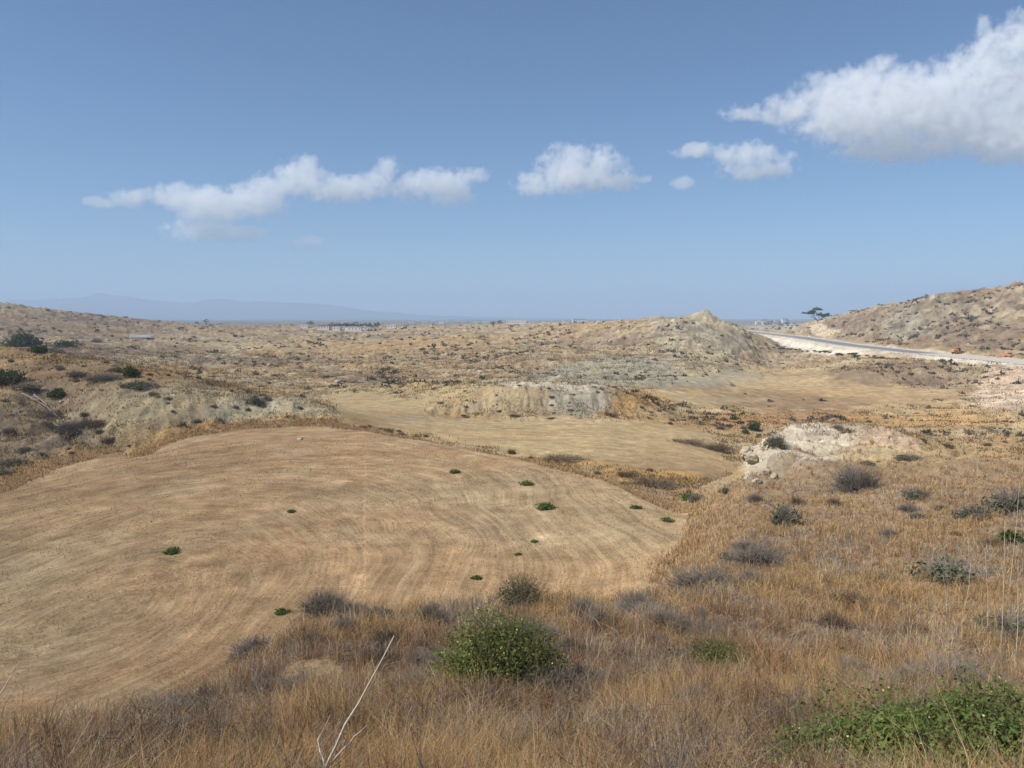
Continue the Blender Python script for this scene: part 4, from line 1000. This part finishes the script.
# ------------------------------------------------------------------ clouds: real volumes about 12 km away
def cloud_mat(dens, balls, erode):
    m, ns, ls = mat('cloud_vapour'); o = N(ns,'ShaderNodeOutputMaterial'); v = N(ns,'ShaderNodeVolumePrincipled')
    v.inputs['Color'].default_value = (1,1,1,1); v.inputs['Anisotropy'].default_value = 0; v.inputs['Density Attribute'].default_value = ''
    g = N(ns,'ShaderNodeNewGeometry'); last = None
    for c, r in balls:      # depth inside the nearest vapour ball, 0 at its skin
        ma = N(ns,'ShaderNodeVectorMath', operation='MULTIPLY_ADD'); ma.inputs[1].default_value = (1/r[0],1/r[1],1/r[2]); ma.inputs[2].default_value = (-c[0]/r[0],-c[1]/r[1],-c[2]/r[2])
        ls.new(g.outputs['Position'], ma.inputs[0]); dp = N(ns,'ShaderNodeVectorMath', operation='DOT_PRODUCT'); ls.new(ma.outputs[0], dp.inputs[0]); ls.new(ma.outputs[0], dp.inputs[1])
        if last is None: last = dp.outputs['Value']
        else:
            mn = N(ns,'ShaderNodeMath', operation='SMOOTH_MIN', inp={2:.35}); ls.new(last, mn.inputs[0]); ls.new(dp.outputs['Value'], mn.inputs[1]); last = mn.outputs[0]
    inv = N(ns,'ShaderNodeMath', operation='SUBTRACT', inp={0:1.0}); ls.new(last, inv.inputs[1])
    n1 = N(ns,'ShaderNodeTexNoise', inp={'Scale':.0050,'Detail':7.0,'Roughness':.66}); ls.new(g.outputs['Position'], n1.inputs['Vector'])
    mr = N(ns,'ShaderNodeMapRange', inp={'From Min':.33,'From Max':.62,'To Min':erode,'To Max':0.0}); ls.new(n1.outputs['Fac'], mr.inputs['Value'])
    sb = N(ns,'ShaderNodeMath', operation='SUBTRACT'); ls.new(inv.outputs[0], sb.inputs[0]); ls.new(mr.outputs[0], sb.inputs[1])
    mu_ = N(ns,'ShaderNodeMath', operation='MULTIPLY', use_clamp=True, inp={1:2.7}); ls.new(sb.outputs[0], mu_.inputs[0])
    m2 = N(ns,'ShaderNodeMath', operation='MULTIPLY', inp={1:dens}); ls.new(mu_.outputs[0], m2.inputs[0])
    ls.new(m2.outputs[0], v.inputs['Density']); ls.new(v.outputs[0], o.inputs['Volume']); m.cycles.volume_step_rate = .22; return m
def cloud(puffs, label, dist=12000, band=0, dens=.0036, erode=1.15, seed=0):
    g = random.Random(seed); bm = bmesh.new(); k = dist/F
    cx = sum(p[0] for p in puffs)/len(puffs); cy = sum(p[1] for p in puffs)/len(puffs); c0 = P3(cx,cy,dist); balls = []
    for (a,b,rx,ry) in puffs:
        c = P3(a,b,dist); dd = (rx+ry)*.5*k; c.y += g.uniform(-.3,.3)*dd
        R3 = (rx*k*1.25, dd*1.1, ry*k*1.3); balls.append((tuple(c), R3))
        r = bmesh.ops.create_icosphere(bm, subdivisions=3, radius=1.04)
        for v in r['verts']: v.co = Vector((v.co.x*R3[0], v.co.y*R3[1], v.co.z*R3[2]))+c-c0
    me = bpy.data.meshes.new('cloud'); bm.to_mesh(me); bm.free(); me.materials.append(cloud_mat(dens, balls, erode))
    o = bpy.data.objects.new('cloud', me); COL.objects.link(o); o.location = c0; tag(o,label,'cloud')
    md = o.modifiers.new('union','REMESH'); md.mode='VOXEL'; md.voxel_size = max(18, min(60, balls[0][1][2]*.35))
    return o
import bmesh
cloud([(100,203,18,6),(130,198,25,9),(180,196,36,13),(215,207,45,18),(200,230,35,12),(250,202,40,16),(270,187,24,15),(298,178,30,18),(304,165,18,11),(340,190,35,13),(370,185,25,13),(388,172,14,16),(410,186,25,14),(440,184,35,14),(452,197,25,9),(475,175,18,8),(240,234,30,9)],'long white cumulus bank with several heads on the left half of the sky',erode=.95,seed=1)
cloud([(305,243,17,7),(312,241,10,6)],'small flat cloud scrap below the long bank',erode=.6,seed=2)
cloud([(540,184,27,13),(572,168,30,24),(600,167,25,21),(620,179,24,12),(553,168,20,16),(575,182,45,12),(640,180,12,5)],'compact puffy white cloud in the centre of the sky',seed=3)
cloud([(698,151,28,8),(742,156,35,13),(772,165,25,14),(745,172,28,9)],'thin ragged cloud between the central puff and the large right cloud',seed=4)
cloud([(684,183,13,7),(690,182,8,5)],'tiny cloud scrap under the thin ragged cloud',erode=.8,seed=5)
cloud([(745,112,24,9),(790,110,38,16),(830,97,42,22),(872,88,45,25),(860,120,75,30),(920,100,62,32),(962,88,45,32),(1000,64,37,36),(1022,42,27,30),(980,120,75,32),(1012,140,65,25),(900,146,65,16),(1065,100,65,65)],'largest cumulus cloud, reaching out of the picture at the upper right',dens=.0028,seed=6)
cloud([(983,27,7,13),(985,36,6,10)],'tiny wisp above the large right cloud',erode=.8,seed=7)

# ------------------------------------------------------------------ haze
mb = MB(); mb.box(-15000,15000,-3000,14500,-135,520)
hz = mb.build('haze', None); hz.data.materials.clear()
m, ns, ls = mat('haze_air'); o_ = N(ns,'ShaderNodeOutputMaterial'); v = N(ns,'ShaderNodeVolumePrincipled'); v.inputs['Color'].default_value=(.58,.74,.97,1); v.inputs['Density'].default_value=.00016; v.inputs['Anisotropy'].default_value=.0
ls.new(v.outputs[0], o_.inputs['Volume']); hz.data.materials.append(m); tag(hz, 'thin blue-grey summer haze over the plain', 'haze', kind='stuff')
R_CLIP = 26000

# ------------------------------------------------------------------ light, sky, camera
W = bpy.data.worlds.new('World'); SC.world = W; W.use_nodes = True; ns = W.node_tree.nodes; ls = W.node_tree.links
bg = ns['Background']; sky = ns.new('ShaderNodeTexSky'); sky.sky_type='NISHITA'; sky.sun_disc=False; sky.sun_elevation=SUN_EL; sky.sun_rotation=SUN_AZ; sky.altitude=1500; sky.air_density=1.0; sky.dust_density=1.3; sky.ozone_density=1.2
tint = ns.new('ShaderNodeVectorMath'); tint.operation='MULTIPLY'; tint.inputs[1].default_value=(.62,.87,1.06); ls.new(sky.outputs[0], tint.inputs[0]); ls.new(tint.outputs[0], bg.inputs['Color']); bg.inputs['Strength'].default_value = .080
L = bpy.data.lights.new('sun','SUN'); L.energy = 4.7; L.angle = math.radians(.53); L.color=(1,.95,.87)
so = bpy.data.objects.new('sun', L); COL.objects.link(so)
sd = Vector((math.sin(SUN_AZ)*math.cos(SUN_EL), math.cos(SUN_AZ)*math.cos(SUN_EL), math.sin(SUN_EL)))
so.rotation_euler = sd.to_track_quat('Z','Y').to_euler()
cam = bpy.data.cameras.new('camera'); co = bpy.data.objects.new('camera', cam); COL.objects.link(co)
cam.sensor_width = 36; cam.lens = 36*F/1024; cam.clip_start=.1; cam.clip_end=60000; co.location=(0,0,Z0); co.rotation_euler=(math.pi/2-PITCH,0,0); SC.camera = co
SC.view_settings.view_transform='Standard'; SC.view_settings.look='None'; SC.view_settings.exposure=.32; SC.view_settings.gamma=1
SC.cycles.max_bounces=9; SC.cycles.diffuse_bounces=2; SC.cycles.transmission_bounces=2; SC.cycles.volume_bounces=8; SC.cycles.transparent_max_bounces=4
SC.cycles.use_denoising=True; SC.cycles.volume_step_rate=1.0; SC.cycles.volume_max_steps=128
try: SC.cycles.denoiser='OPENIMAGEDENOISE'
except Exception: pass
